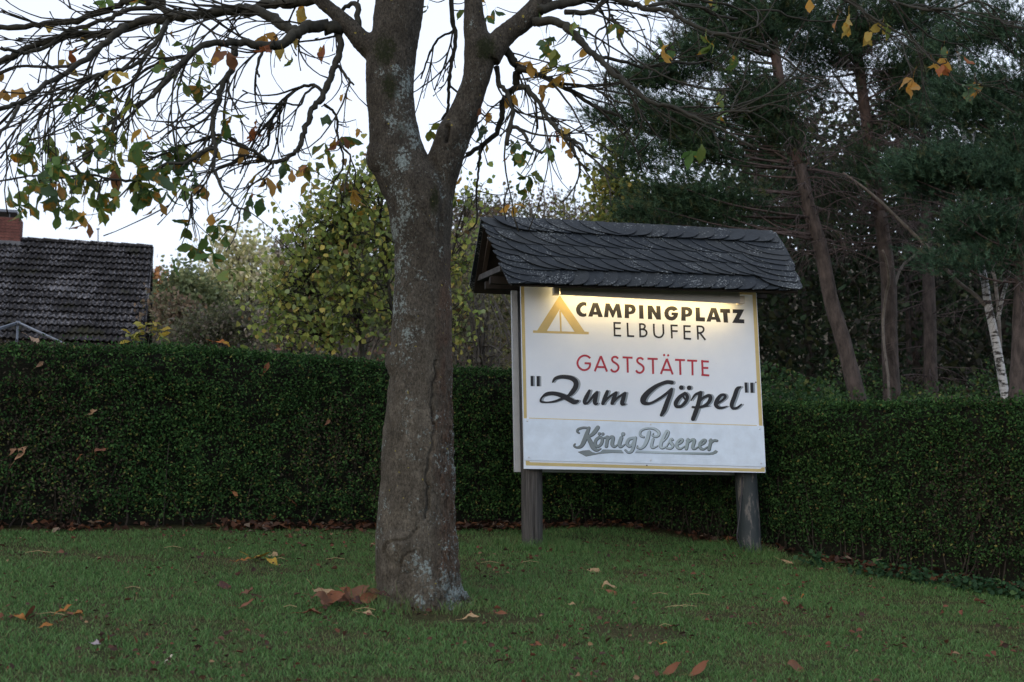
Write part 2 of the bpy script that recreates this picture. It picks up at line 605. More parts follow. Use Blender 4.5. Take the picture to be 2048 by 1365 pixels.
def make_hedge(p0, p1, tops, label, thick=0.75):
    e = empty('hedge', (p0.x, p0.y, ground_z(p0.x, p0.y)), label, 'hedge', 'clipped hedges round the lawn')
    d = (p1 - p0)
    Lh = d.length
    d.normalize()
    nb = Vector((-d.y, d.x))
    if nb.y < 0:
        nb = -nb

    def top_z(s):
        q = p0 + d * s
        px = 1024 + F * q.x / (q.y * math.cos(PITCH))
        for (a, ya), (b, yb) in zip(tops, tops[1:]):
            if px <= b:
                break
        t = min(1.15, max(-0.15, (px - a) / (b - a)))
        py = ya + (yb - ya) * t
        return at(px, py, q.y).z
    ns = 40
    zt = [top_z(Lh * i / ns) for i in range(ns + 1)]
    ztop = lambda s: np.interp(s, np.linspace(0, Lh, ns + 1), zt)
    # solid core coloured near-black for the shade inside, a little in from the leaves
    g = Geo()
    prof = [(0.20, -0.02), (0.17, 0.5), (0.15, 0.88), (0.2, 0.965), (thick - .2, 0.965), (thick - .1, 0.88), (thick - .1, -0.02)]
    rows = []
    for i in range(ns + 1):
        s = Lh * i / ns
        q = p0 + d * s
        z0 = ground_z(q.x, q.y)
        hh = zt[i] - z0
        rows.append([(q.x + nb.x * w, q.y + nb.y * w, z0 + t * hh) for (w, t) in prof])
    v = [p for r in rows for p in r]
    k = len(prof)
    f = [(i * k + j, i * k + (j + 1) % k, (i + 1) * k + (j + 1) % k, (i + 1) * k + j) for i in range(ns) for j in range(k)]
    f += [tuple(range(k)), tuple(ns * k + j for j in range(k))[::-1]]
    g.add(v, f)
    g.build('shade_core', M['hedge_core'], e)
    # leaves on the front, the top and the rounded shoulder
    n = int(Lh * 17000)
    s = RNG.random(n) * Lh
    t = RNG.random(n)
    on_top = RNG.random(n) < 0.22
    q0 = np.array([p0.x, p0.y]) + np.outer(s, np.array([d.x, d.y]))
    z0 = np.array([ground_z(a, b) for a, b in q0])
    H = ztop(s) - z0
    lump = np.array([noise.noise((a * 1.4, b * 1.7, 8.0)) for a, b in zip(s, t * 1.6)])
    fine = np.array([noise.noise((a * 6, b * 7, 2.0)) for a, b in zip(s, t * 1.6)])
    depth = 0.02 + 0.085 * lump - 0.045 * fine + np.abs(RNG.normal(size=n)) * 0.06
    hz = 0.05 + 0.95 * t
    shoulder = np.clip((hz - 0.9) / 0.1, 0, 1)
    depth = np.where(on_top, 0.05 + RNG.random(n) * (thick - .1), depth + 0.10 * shoulder ** 2)
    z = np.where(on_top, H * (0.985 + 0.035 * lump) + RNG.normal(size=n) * 0.018, H * hz + RNG.normal(size=n) * 0.01)
    sprig = (RNG.random(n) < 0.05) & on_top & (fine > -.1)
    z = z + np.where(sprig, RNG.random(n) ** 2 * 0.13, 0)
    dens = np.clip(0.80 + 1.1 * fine + 0.5 * lump, 0.22, 1) * np.clip((t + (.06 if p0.x < -3 else -.02)) / 0.16, 0.25, 1)
    keep = on_top | (RNG.random(n) < dens)
    s, depth, z, q0, z0, on_top, t = s[keep], depth[keep], z[keep], q0[keep], z0[keep], on_top[keep], t[keep]
    n = len(s)
    pts = np.stack([q0[:, 0] + nb.x * depth, q0[:, 1] + nb.y * depth, z0 + z], 1)
    out = np.array([-nb.x, -nb.y, 0.55])
    out = np.where(on_top[:, None], np.array([0, 0, 1.0]), out)
    nrm = out + RNG.normal(size=(n, 3)) * 0.75
    axis = RNG.normal(size=(n, 3)) + np.array([0, -0.2, 0.5])
    cols = pick_cols(n, GREENS, 0.3)
    # a browner, woodier stretch and yellowed lower leaves, as old hedges have
    pb = np.array([noise.noise((a * 0.9, b * 1.1, 20.0)) for a, b in zip(s, t)])
    brown = (RNG.random(n) < np.clip((pb - 0.15) * 0.9, 0, 0.45) + (0.6 * np.clip(1 - np.abs(s - 1.0) / 0.75, 0, 1) * np.clip(1.15 - t, 0, 1) if p0.x < -3 else 0))
    cols[brown] = np.array((0.052, 0.044, 0.030)) * (0.6 + 0.6 * RNG.random((brown.sum(), 1)))
    yel = (RNG.random(n) < (0.055 if p0.x < -3 else 0.025) * np.clip(1.2 - t, 0, 1)) & ~on_top
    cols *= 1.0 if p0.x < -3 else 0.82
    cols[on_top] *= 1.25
    cols[yel] = np.array((0.15, 0.15, 0.045)) * (0.7 + 0.5 * RNG.random((yel.sum(), 1)))
    size = 0.019 + 0.019 * RNG.random(n)
    leaf_cloud('foliage', pts, size, None, M['hedge_leaf'], e, axis, nrm, 0.55, 0.3, cols, 'stuff')
    # stems showing at the foot
    g = Geo()
    for i in range(int(Lh * (7 if p0 is HA.xy or p0 == HA.xy else 22))):
        ss = random.random() * Lh
        q = p0 + d * ss
        w = 0.06 + random.random() * 0.12
        b = Vector((q.x + nb.x * w, q.y + nb.y * w, ground_z(q.x, q.y) - 0.03))
        hh = 0.3 + random.random() * 0.9
        side = random.gauss(0, 0.18)
        pts_ = [b + Vector((d.x * side * u + random.gauss(0, .012), d.y * side * u + nb.y * 0.03 * u, hh * u)) for u in (0, .25, .5, .75, 1)]
        r0 = 0.004 + random.random() * 0.008
        g.tube(pts_, [r0, r0 * .9, r0 * .75, r0 * .6, r0 * .35], 5)
    st = g.build('stems', M['hedge_stem'], e, True)
    st['kind'] = 'stuff'
    return e


make_hedge(HA.xy, CORNER + dirL * 0.5, TOPL, 'long clipped green hedge running behind the thick tree trunk below the tiled house roof')
make_hedge(CORNER, HEND, TOPR, 'lower clipped green hedge under the pines and the birch, with bare stems at its foot')


# ------------------------------------------------------------------ litter under the hedge
def make_weeds():
    n = 1000
    t = RNG.random(n)
    a, b = on_ground(1600, 1130), on_ground(2075, 1205)
    p = np.array(a)[None] * (1 - t[:, None]) + np.array(b)[None] * t[:, None]
    dens = np.array([noise.noise((u * 9, 3.3, 0)) for u in t])
    p = p[RNG.random(n) < np.clip(.35 + dens * 1.6 + t * .35, .03, 1)]
    n = len(p)
    nR = np.array([-dirR.y, dirR.x])
    p[:, :2] += nR * (RNG.normal(size=(n, 1)) * .05 + .02)
    z = np.array([ground_z(x, y) for x, y in p[:, :2]]) + .02 + .11 * RNG.random(n) ** 1.4
    pal = [(.018, .055, .022, 4), (.028, .075, .028, 3), (.05, .10, .03, 1)]
    o = leaf_cloud('weeds', np.column_stack([p[:, :2], z]), .03 + .028 * RNG.random(n), pal, M['leaf_tint'], None, rand_dirs(n), np.array([0, -.5, 1.]) + RNG.normal(size=(n, 3)) * .5, .75, .3, None, None, True)
    tag(o, 'low green weeds growing along the foot of the lower hedge', 'weeds', None, 'stuff')


make_weeds()


def make_litter():
    N = 3000
    seg = RNG.random(N) < 0.55
    a = np.array([HA.x, HA.y]); b = np.array([CORNER.x, CORNER.y]); c = np.array([HEND.x, HEND.y])
    t = RNG.random(N)[:, None]
    p = np.where(seg[:, None], a + (b - a) * t, b + (c - b) * t)
    off = RNG.normal(size=N) * 0.10 + 0.01
    nLv = np.array([dirL.y, -dirL.x]); nRv = np.array([-dirR.y, dirR.x])
    p = p + np.where(seg[:, None], nLv, nRv) * off[:, None]
    dens = np.array([noise.noise((x * 1.6, y * 1.6, 4.0)) for x, y in p])
    p = p[RNG.random(N) < np.clip(0.45 + dens * 1.6, 0.08, 1)]
    n = len(p)
    z = np.array([ground_z(x, y) for x, y in p]) + 0.012 + np.abs(RNG.normal(size=n)) * 0.022
    pal = [(0.085, 0.038, 0.022, 4), (0.05, 0.027, 0.019, 4), (0.14, 0.062, 0.03, 1.5), (0.16, 0.12, 0.09, 1), (0.05, 0.03, 0.024, 3)]
    nrm = np.array([0, 0, 1.0]) + RNG.normal(size=(n, 3)) * 0.55
    o = leaf_cloud('leaf_litter', np.column_stack([p, z]), 0.055 + 0.055 * RNG.random(n), pal, M['litter'], None, rand_dirs(n) * np.array([1, 1, .4]), nrm, 0.6, 0.5)
    tag(o, 'strip of dead brown leaves lying along the foot of the hedges', 'leaf litter', None, 'stuff')


make_litter()


# ================================================================== CHESTNUT TREE
def bark_trunk_mat():
    m, nt, b = mat_new('trunk_bark')
    fine = tex_noise(nt, 85, 7, 0.75, stretch=(1, 1, 0.55))
    mid = tex_noise(nt, 13, 8, 0.75, stretch=(1, 1, 0.45))
    r = ramp(nt, [(0.3, (0.040, 0.035, 0.028)), (0.55, (0.082, 0.073, 0.060)), (0.75, (0.135, 0.124, 0.105))])
    nt.links.new(mid.outputs[0], r.inputs[0])
    rf = ramp(nt, [(0.36, 0.30), (0.5, 0.9), (0.64, 1.45)])
    nt.links.new(fine.outputs[0], rf.inputs[0])
    c = mix(nt, 1.0, r.outputs[0], rf.outputs[0], 'MULTIPLY')
    at_ = nt.nodes.new('ShaderNodeAttribute')
    at_.attribute_name = 'tint'
    sep = nt.nodes.new('ShaderNodeSeparateColor')
    nt.links.new(at_.outputs['Color'], sep.inputs[0])
    # alpha: the smoother, paler lower bark
    pal_ = ramp(nt, [(0.32, (0.066, 0.057, 0.045)), (0.5, (0.122, 0.107, 0.085)), (0.68, (0.20, 0.178, 0.144))])
    nt.links.new(mid.outputs[0], pal_.inputs[0])
    rf2 = ramp(nt, [(0.38, 0.42), (0.5, 0.95), (0.62, 1.3)])
    nt.links.new(fine.outputs[0], rf2.inputs[0])
    c = mix(nt, at_.outputs['Alpha'], c, mix(nt, 1.0, pal_.outputs[0], rf2.outputs[0], 'MULTIPLY'))
    # red channel: rust-brown weathered strips
    rn = tex_noise(nt, 14, 4, 0.6, stretch=(1, 1, 0.12))
    rr = ramp(nt, [(0.3, (0.06, 0.040, 0.030)), (0.7, (0.15, 0.098, 0.070))])
    nt.links.new(rn.outputs[0], rr.inputs[0])
    rc = mix(nt, 1.0, rr.outputs[0], rf.outputs[0], 'MULTIPLY')
    c = mix(nt, sep.outputs[0], c, rc)
    # grey-blue lichen spots
    v = tex_noise(nt, 46, 6, 0.75)
    v2 = tex_noise(nt, 6, 4, 0.6)
    ad = nt.nodes.new('ShaderNodeMath'); ad.operation = 'MULTIPLY_ADD'
    ad.inputs[1].default_value = 0.6
    nt.links.new(v2.outputs[0], ad.inputs[0]); nt.links.new(v.outputs[0], ad.inputs[2])
    ad2 = nt.nodes.new('ShaderNodeMath'); ad2.operation = 'MULTIPLY_ADD'
    ad2.inputs[1].default_value = 0.30
    nt.links.new(sep.outputs[1], ad2.inputs[0]); nt.links.new(ad.outputs[0], ad2.inputs[2])
    lr = ramp(nt, [(1.0 - 0.02, 0), (1.0, 1)])
    sc = nt.nodes.new('ShaderNodeMath'); sc.operation = 'SUBTRACT'; sc.inputs[1].default_value = 0.5
    nt.links.new(ad2.outputs[0], sc.inputs[0])
    lr.color_ramp.elements[0].position = 0.565
    lr.color_ramp.elements[1].position = 0.64
    nt.links.new(sc.outputs[0], lr.inputs[0])
    lc = ramp(nt, [(0.4, (0.15, 0.18, 0.17)), (0.6, (0.36, 0.43, 0.43))])
    nt.links.new(fine.outputs[0], lc.inputs[0])
    c = mix(nt, lr.outputs[0], c, lc.outputs[0])
    # blue channel: black-green moss
    mr = ramp(nt, [(0.3, (0.010, 0.012, 0.006)), (0.7, (0.035, 0.042, 0.016))])
    nt.links.new(fine.outputs[0], mr.inputs[0])
    mm = nt.nodes.new('ShaderNodeMath'); mm.operation = 'MULTIPLY_ADD'; mm.inputs[1].default_value = 1.6
    nt.links.new(sep.outputs[2], mm.inputs[0]); nt.links.new(v.outputs[0], mm.inputs[2])
    mk = ramp(nt, [(0.75, 0), (0.95, 1)])
    nt.links.new(mm.outputs[0], mk.inputs[0])
    c = mix(nt, mk.outputs[0], c, mr.outputs[0])
    # sulphur lichen dots
    yv = tex_noise(nt, 26, 2, 0.5)
    yr = ramp(nt, [(0.735, 0), (0.755, 1)])
    nt.links.new(yv.outputs[0], yr.inputs[0])
    c = mix(nt, yr.outputs[0], c, (0.30, 0.26, 0.06))
    nt.links.new(c, b.inputs['Base Color'])
    b.inputs['Roughness'].default_value = 0.9
    b.inputs['Specular IOR Level'].default_value = 0.2
    bump(nt, b, fine.outputs[0], 1.0, 0.03)
    return m


TREE = empty('chestnut_tree', (at(842, 1222, TRUNK_D).x, TRUNK_D, ground_z(at(842, 1222, TRUNK_D).x, TRUNK_D)),
             'old chestnut with thick lichened trunk and drooping twigs, standing on the open lawn', 'tree')


def make_trunk():
    # photo outline of the trunk: height row, left edge, right edge
    rows = [(1250, 730, 950), (1232, 738, 940), (1215, 745, 931), (1200, 749, 925), (1160, 753, 920), (1100, 753, 914), (1043, 757, 910), (957, 763, 908), (860, 767, 905),
            (800, 774, 903), (757, 779, 903), (690, 782, 903), (620, 786, 903), (560, 789, 902), (500, 790, 903), (451, 781, 906),
            (390, 768, 906), (349, 752, 870), (303, 738, 848), (246, 737, 835), (185, 733, 830), (123, 731, 832), (62, 740, 841), (0, 746, 850),
            (-80, 752, 850), (-200, 760, 842), (-420, 775, 836)]
    right = [(520, 852, 904), (410, 838, 906), (328, 852, 926), (279, 873, 940), (205, 908, 966), (150, 924, 984), (100, 926, 990), (60, 926, 974), (0, 926, 967), (-100, 928, 964), (-300, 934, 960)]
    rlimb = [(978, 120, 24), (992, 92, 24), (1016, 66, 22), (1049, 40, 21), (1070, 18, 20), (1088, -8, 19), (1120, -60, 17), (1180, -140, 12)]
    llimb = [(775, 150, 22), (752, 108, 24), (728, 84, 23), (703, 58, 20), (676, 32, 16), (652, 12, 15), (628, -12, 14), (590, -60, 12), (540, -120, 9)]
    g = Geo()

    def rows_tube(rs, dd):
        path, rad = [], []
        for (y, l, r) in rs:
            path.append((0.5 * (l + r), y, 0.5 * (r - l)))
        sm = smooth_path(path, 5)
        pts = [at(a, b, TRUNK_D + dd(b)) for a, b, _ in sm]
        g.tube(pts, [c * TRUNK_D / F for _, _, c in sm], 48)
    rows_tube(rows, lambda y: 0.0)
    rows_tube(right, lambda y: max(0, (420 - y)) * -0.0003)
    for lim, dd in ((rlimb, 0.10), (llimb, -0.05)):
        sm = smooth_path(lim, 5)
        pts = [at(a, b, TRUNK_D + dd * i / len(sm) - (0.10 if lim is rlimb else 0)) for i, (a, b, _) in enumerate(sm)]
        g.tube(pts, [c * TRUNK_D / F for _, _, c in sm], 32)
    # root flares
    for (px, py, w) in ((752, 1222, .06), (926, 1214, .08), (800, 1232, .05), (880, 1236, .06), (946, 1220, .045)):
        p0 = at(px, py, TRUNK_D - (0.12 if py > 1240 else 0))
        p1 = at(842, 1120, TRUNK_D)
        mid = p0.lerp(p1, 0.45) + Vector((0, -0.03, -0.05))
        g.tube([p0 + Vector((0, 0, -0.12)), p0, mid, p1], [w * .5, w, w * 1.3, w], 16)
    raw = add_mesh('trunk', g.v, g.f)
    md = raw.modifiers.new('r', 'REMESH')
    md.mode = 'VOXEL'
    md.voxel_size = 0.0085
    sm_ = raw.modifiers.new('s', 'SMOOTH')
    sm_.iterations = 6
    sm_.factor = 0.5
    dg = bpy.context.evaluated_depsgraph_get()
    me = bpy.data.meshes.new_from_object(raw.evaluated_get(dg))
    bpy.data.objects.remove(raw)
    n = len(me.vertices)
    co = np.zeros(n * 3, dtype=np.float32); me.vertices.foreach_get('co', co); co = co.reshape(-1, 3)
    no = np.zeros(n * 3, dtype=np.float32); me.vertices.foreach_get('normal', no); no = no.reshape(-1, 3)
    q = co - np.array(EYE)
    zc = q @ np.array(FW)
    px = 1024 + F * q[:, 0] / zc
    py = 682.5 - F * (q @ np.array(UP)) / zc
    front = no[:, 1] < 0.15
    nz = lambda s, sz, o: np.array([noise.noise((a * s, b * s, c * sz + o)) for a, b, c in co])
    big = nz(4.5, 3.0, 0)
    midn = nz(16, 9, 4)
    fin = nz(55, 22, 9)
    rough_side = np.clip((px - 868) / 35, 0, 1) * np.clip((py - 640) / 200, 0, 1)
    low = np.clip((py - 1120) / 90, 0, 1)
    disp = 0.010 * big + 0.0055 * midn + 0.0035 * fin + (rough_side * 0.8 + low * 0.5) * (0.014 * midn + 0.012 * fin)
    ridge = np.abs(nz(30, 5, 13))
    disp -= (rough_side + low * 0.7) * 0.016 * np.clip(0.16 - ridge, 0, 1) / 0.16

    def near_path(path):
        best = np.full(n, 1e9)
        for (ax, ay), (bx, by) in zip(path, path[1:]):
            ddx, ddy = bx - ax, by - ay
            t = np.clip(((px - ax) * ddx + (py - ay) * ddy) / (ddx * ddx + ddy * ddy), 0, 1)
            best = np.minimum(best, np.hypot(px - ax - t * ddx, py - ay - t * ddy))
        return np.where(front, best, 1e9)

    def groove(path, width, depth):
        nonlocal disp
        disp = disp - depth * np.clip(1 - near_path(path) / width, 0, 1)

    def bulge(x, y, rx, ry, h, everywhere=False):
        nonlocal disp
        k = np.clip(1 - ((px - x) / rx) ** 2 - ((py - y) / ry) ** 2, 0, 1)
        disp = disp + np.where(front | everywhere, h * k, 0)
    jit = lambda pth, a: [(x + random.uniform(-a, a), y) for x, y in pth]
    crack = jit([(870 - 20 * max(0, (y - 800) / 240.0) + 4 * math.sin(y * .045) + 2.2 * math.sin(y * .17), y) for y in range(722, 1046, 9)], 1.6)
    ragged = near_path(crack)
    disp = disp - (0.022 + 0.02 * np.clip(midn * 2 + .4, 0, 1)) * np.clip(1 - ragged / (3.2 + 2.5 * np.clip(fin * 2 + .3, 0, 1)), 0, 1)
    groove([(878, 470), (886, 400), (884, 360), (868, 322)], 7, 0.014)
    groove([(845, 420), (846, 440), (858, 452), (868, 470)], 4, 0.012)
    # burl with folds low on the bark
    bulge(795, 1092, 36, 34, 0.03)
    groove([(768, 1105), (778, 1088), (792, 1083), (812, 1082), (826, 1072), (834, 1058)], 5, 0.018)
    groove([(800, 1135), (804, 1120), (816, 1108), (832, 1102)], 4, 0.016)
    groove([(800, 1148), (815, 1147), (828, 1142)], 4, 0.012)
    groove([(792, 1090), (800, 1102), (796, 1112)], 5, 0.014)
    # branch scars and knots
    bulge(775, 722, 22, 34, 0.035, True)
    groove([(776, 735), (782, 745), (778, 756)], 4, 0.012)
    bulge(826, 632, 26, 14, 0.018)
    groove([(808, 630), (826, 642), (842, 634)], 3.5, 0.010)
    bulge(748, 318, 26, 34, 0.03, True)
    groove([(742, 338), (755, 345), (772, 340)], 3, 0.008)
    groove([(770, 478), (800, 492), (840, 486)], 3, 0.006)
    bulge(897, 268, 26, 32, 0.028)
    groove([(897, 256), (896, 272), (893, 284)], 6, 0.06)
    co += no * disp[:, None]
    me.vertices.foreach_set('co', co.ravel())
    # stains: r rust strips, g lichen, b moss
    rust = np.clip((px - 862 + 18 * big + 10 * midn) / 26, 0, 1) * (0.55 + 0.45 * np.clip(midn * 3 + .5, 0, 1)) * np.clip((py - 470) / 120, 0, 1) * np.clip((1180 - py) / 60, 0, 1) * np.where(front, 1, .4)
    lich = 0.45 + 0.5 * np.clip(1 - np.abs(px - (805 + np.clip(py - 500, 0, 300) * 0.06)) / 48, 0, 1) * np.clip((820 - py) / 260, 0.25, 1) + 0.30 * rough_side
    lich = np.where(py < 130, 0.35, lich) + 0.10 * np.clip((py - 1040) / 100, 0, 1) * np.clip((px - 800) / 60, 0, 1) + 0.22 * big + 0.25 * midn
    moss = np.zeros(n)
    for (x, y, rx, ry, k) in ((780, 175, 26, 45, 1), (768, 100, 40, 50, 1), (972, 98, 34, 38, 1.1), (868, 400, 16, 46, 1), (805, 260, 22, 30, .7), (725, 120, 16, 60, .7), (815, 250, 30, 25, .5)):
        moss = np.maximum(moss, k * np.clip(1 - ((px - x) / rx) ** 2 - ((py - y) / ry) ** 2, 0, 1))
    moss = np.where(front, moss * 0.30, 0) 
    a = me.color_attributes.new('tint', 'FLOAT_COLOR', 'POINT')
    c = np.ones((n, 4), dtype=np.float32)
    c[:, 0], c[:, 1], c[:, 2] = rust, lich, moss
    c[:, 3] = np.clip((py - 480) / 350, 0, 1) * (0.75 + 0.25 * np.clip(big * 2 + .5, 0, 1))
    a.data.foreach_set('color', c.ravel())
    me.polygons.foreach_set('use_smooth', np.ones(len(me.polygons), dtype=bool))
    off = world_loc(TREE)
    me.transform(Matrix.Translation(-off))
    me.update()
    me.materials.clear()
    me.materials.append(bark_trunk_mat())
    o = bpy.data.objects.new('trunk', me)
    link(o, TREE)


make_trunk()

# traced boughs: photo points, radius in photo pixels at start and end, depth ahead of/behind the trunk at start and end
BOUGHS = [
    ([(690, 55), (657, 55), (624, 53), (608, 59), (591, 70), (569, 86), (536, 92), (503, 90), (470, 86), (448, 86), (415, 88), (382, 110), (360, 130), (341, 147), (325, 171), (297, 198), (264, 213), (233, 233)], 16, 2.5, 0, -0.9),
    ([(591, 68), (569, 51), (547, 37), (514, 24), (481, 20), (448, 22), (404, 31), (363, 33), (330, 38), (286, 42), (253, 51), (231, 64), (198, 68), (154, 70), (110, 79), (66, 92), (29, 110), (0, 123), (-60, 150)], 13, 7, 0, 0.6),
    ([(640, 0), (602, 4), (558, 7), (525, 11), (492, 18), (448, 22), (404, 29), (352, 26), (319, 13), (303, 0), (280, -25)], 12, 7, 0.1, 0.8),
    ([(330, 6), (264, 2), (231, 13), (198, 26), (154, 42), (110, 46), (66, 52), (0, 56), (-60, 62)], 8, 6, 0.8, 1.2),
    ([(330, 14), (308, 14), (264, 18), (231, 31), (198, 42), (165, 55), (132, 64), (99, 92), (53, 105), (33, 103), (0, 97)], 6, 4, 0.7, 0.2),
    ([(253, 51), (231, 70), (204, 92), (176, 116), (143, 138), (110, 160), (88, 169), (66, 191), (33, 209), (0, 218), (-40, 235)], 8, 4.5, 0.2, -0.7),
    ([(340, 36), (330, 50), (325, 66), (301, 99), (281, 123), (253, 136), (220, 143), (187, 152), (171, 156)], 6.5, 3.5, 0.3, -0.5),
    ([(384, 108), (374, 112), (352, 116), (319, 125), (286, 143), (253, 169), (220, 182), (198, 187), (169, 180)], 4.5, 2, -0.2, 0.5),
    ([(222, 142), (198, 152), (171, 167), (143, 180), (110, 189), (77, 192), (40, 205)], 3.6, 1.8, -0.3, -0.8),
    ([(150, 130), (120, 134), (88, 134), (44, 132), (0, 145), (-30, 155)], 4, 3, 0.1, 0.9),
    ([(103, 165), (101, 195), (84, 220), (75, 246), (77, 286)], 2.6, 1.4, -0.3, -0.6),
    ([(190, 186), (182, 207), (158, 226), (143, 246), (110, 264), (84, 275), (44, 284), (22, 295), (0, 308)], 2.6, 1.4, 0.2, 0.5),
    ([(37, 212), (22, 242), (4, 262), (-10, 290)], 4.5, 3, -0.7, -0.9),
    ([(468, 88), (465, 123), (463, 143), (448, 163), (441, 187), (439, 202), (426, 222), (426, 253), (427, 275), (430, 300), (428, 325), (427, 340), (437, 359), (446, 381), (459, 392), (465, 407), (474, 414), (490, 420)], 8, 2.2, -0.2, -1.0),
    ([(426, 300), (404, 302), (389, 317), (364, 328), (330, 328), (303, 348), (279, 360), (242, 361), (209, 357), (191, 352), (154, 352), (110, 357), (66, 352), (33, 357), (0, 362), (-30, 366)], 4.5, 2, -0.7, -1.3),
    ([(191, 350), (165, 348), (143, 341), (127, 333), (100, 318)], 2.2, 1.2, -1.1, -1.3),
    ([(680, 66), (679, 99), (672, 127), (663, 152), (652, 176), (643, 198), (624, 218), (617, 242), (604, 270), (600, 293), (586, 308), (569, 319), (547, 324), (531, 319), (512, 306), (496, 297), (470, 282), (452, 271), (432, 271), (404, 278), (360, 297), (310, 315)], 8.5, 2.5, 0, -0.5),
    ([(676, 132), (694, 154), (707, 171)], 4, 2.4, 0, -0.15),
    ([(646, 184), (628, 171), (602, 174), (580, 189), (564, 211), (547, 231), (540, 253), (536, 284), (527, 300), (503, 315), (470, 324), (437, 339), (404, 346), (360, 357)], 4.2, 2, 0, 0.4),
    ([(628, 173), (608, 191), (600, 211), (569, 207), (536, 207), (492, 204), (459, 196), (420, 186)], 3, 1.5, 0, -0.5),
    ([(648, 208), (668, 226), (676, 244), (674, 264), (679, 286), (687, 315), (683, 341), (668, 365), (661, 390)], 3.6, 1.8, 0, 0.25),
    ([(679, 286), (688, 298), (701, 315), (698, 337), (690, 365), (690, 388)], 2.8, 1.6, 0.05, -0.25),
    ([(701, 318), (711, 345), (707, 375)], 1.8, 1.2, -0.05, 0.1),
    ([(676, 72), (624, 81), (569, 88), (514, 101), (474, 97), (440, 92)], 2.6, 1.6, 0, 0.5),
    ([(525, 96), (514, 138), (518, 154)], 4, 2.4, -0.1, -0.2),
    ([(716, 60), (714, 13), (700, 9), (684, 22), (678, 40)], 8, 3, 0, 0.15),
    ([(549, 324), (540, 344), (528, 357)], 3, 2, -0.4, -0.5),
    ([(470, 324), (440, 335), (414, 350), (398, 372), (384, 388)], 2.4, 1.4, -0.2, -0.4),
    # towards the pines
    ([(1066, 44), (1104, 42), (1126, 48), (1140, 62), (1159, 81), (1181, 103), (1209, 125), (1222, 143), (1255, 171), (1288, 196), (1310, 207), (1343, 213), (1365, 224), (1398, 240), (1431, 253), (1475, 277), (1508, 297)], 11, 2, -0.1, -0.9),
    ([(1340, 213), (1358, 216), (1398, 214), (1442, 215), (1475, 211), (1508, 200), (1541, 185), (1574, 158)], 3.4, 2, -0.5, -0.2),
    ([(1405, 241), (1431, 233), (1453, 223), (1486, 224), (1512, 220), (1530, 211)], 3.4, 2.6, -0.6, -0.9),
    ([(1190, 112), (1211, 116), (1244, 123), (1277, 134), (1299, 134), (1343, 125), (1376, 127), (1402, 126)], 4.6, 3.2, -0.3, 0.3),
    ([(1180, -14), (1233, -2), (1277, 13), (1305, 20), (1336, 20), (1354, 33), (1387, 51), (1420, 64), (1464, 75), (1508, 84), (1541, 99), (1574, 121), (1600, 143), (1637, 158), (1657, 165)], 7.5, 1.6, 0, -0.7),
    ([(1300, 12), (1330, 6), (1354, 7), (1398, 13), (1431, 31), (1475, 38)], 5.5, 3, 0, 0.4),
    ([(1398, 0), (1453, 9), (1486, 20), (1552, 22), (1585, 35), (1649, 44), (1711, 38)], 3.2, 1.8, 0.2, 0.6),
    ([(1640, -30), (1686, 0), (1711, 12), (1748, 39), (1785, 59), (1822, 81), (1841, 98), (1861, 118), (1895, 143), (1920, 170), (1964, 170)], 3.2, 1.6, -0.6, -1.0),
    ([(1740, -20), (1777, 0), (1809, 10), (1834, 17), (1883, 22), (1920, 12), (1955, 2), (1982, 30), (2018, 49), (2060, 60)], 3.4, 2, -0.4, -0.9),
    ([(1790, 4), (1817, 37), (1846, 62), (1866, 76), (1895, 86), (1927, 89)], 2.4, 1.6, -0.5, -0.3),
    ([(1010, 98), (1027, 123), (1038, 136), (1033, 154), (1031, 176), (1016, 187), (1005, 209), (1003, 237), (992, 268), (972, 286), (954, 297), (934, 310)], 10, 5, 0, 0.3),
    ([(992, 136), (1000, 169), (1016, 191), (1025, 220), (1022, 253), (1014, 290)], 6, 4, 0, -0.2),
    ([(1034, 178), (1051, 174), (1064, 187), (1082, 213), (1099, 242), (1115, 259), (1132, 273), (1143, 288), (1150, 313)], 6.5, 3.6, 0, -0.4),
    ([(1134, 276), (1159, 288), (1174, 308)], 3.8, 2.6, -0.35, -0.5),
    ([(1034, 136), (1073, 147), (1104, 165), (1126, 174), (1148, 185), (1170, 202), (1203, 220), (1242, 231)], 6, 4, 0, 0.2),
    ([(1104, 163), (1137, 169), (1181, 176), (1214, 191), (1233, 204), (1255, 207), (1290, 225)], 4, 2, 0.1, -0.4),
    ([(900, -20), (904, 33), (910, 73), (906, 114), (899, 154), (898, 187), (895, 220), (884, 240)], 6, 3, 0.3, 0.5),
    ([(906, 62), (877, 79), (860, 105), (849, 136), (840, 158)], 3, 1.8, 0.4, 0.6),
    ([(1022, 253), (1042, 259), (1053, 279), (1064, 295), (1084, 306)], 5, 3.4, -0.15, -0.35),
    ([(962, 292), (957, 339), (954, 372), (952, 411), (954, 442), (945, 455), (936, 462)], 3, 1.6, 0.2, 0.3),
    ([(1128, 24), (1170, 26), (1192, 20), (1209, 0), (1220, -20)], 6.5, 5, -0.1, 0.1),
    ([(1211, -4), (1220, 29), (1211, 53), (1194, 64), (1192, 92), (1206, 120)], 3, 1.6, 0.1, -0.2),
    ([(1222, 29), (1237, 64), (1246, 92), (1273, 119), (1310, 143), (1343, 158), (1376, 169), (1409, 178), (1464, 182)], 3, 1.6, 0.1, -0.6),
    ([(1072, 22), (1110, 10), (1160, 2), (1215, -12)], 12, 8, -0.1, 0.1),
]
BTAN = []
BPTS = []          # (x, y, depth) along all boughs, for hanging twigs and leaves on


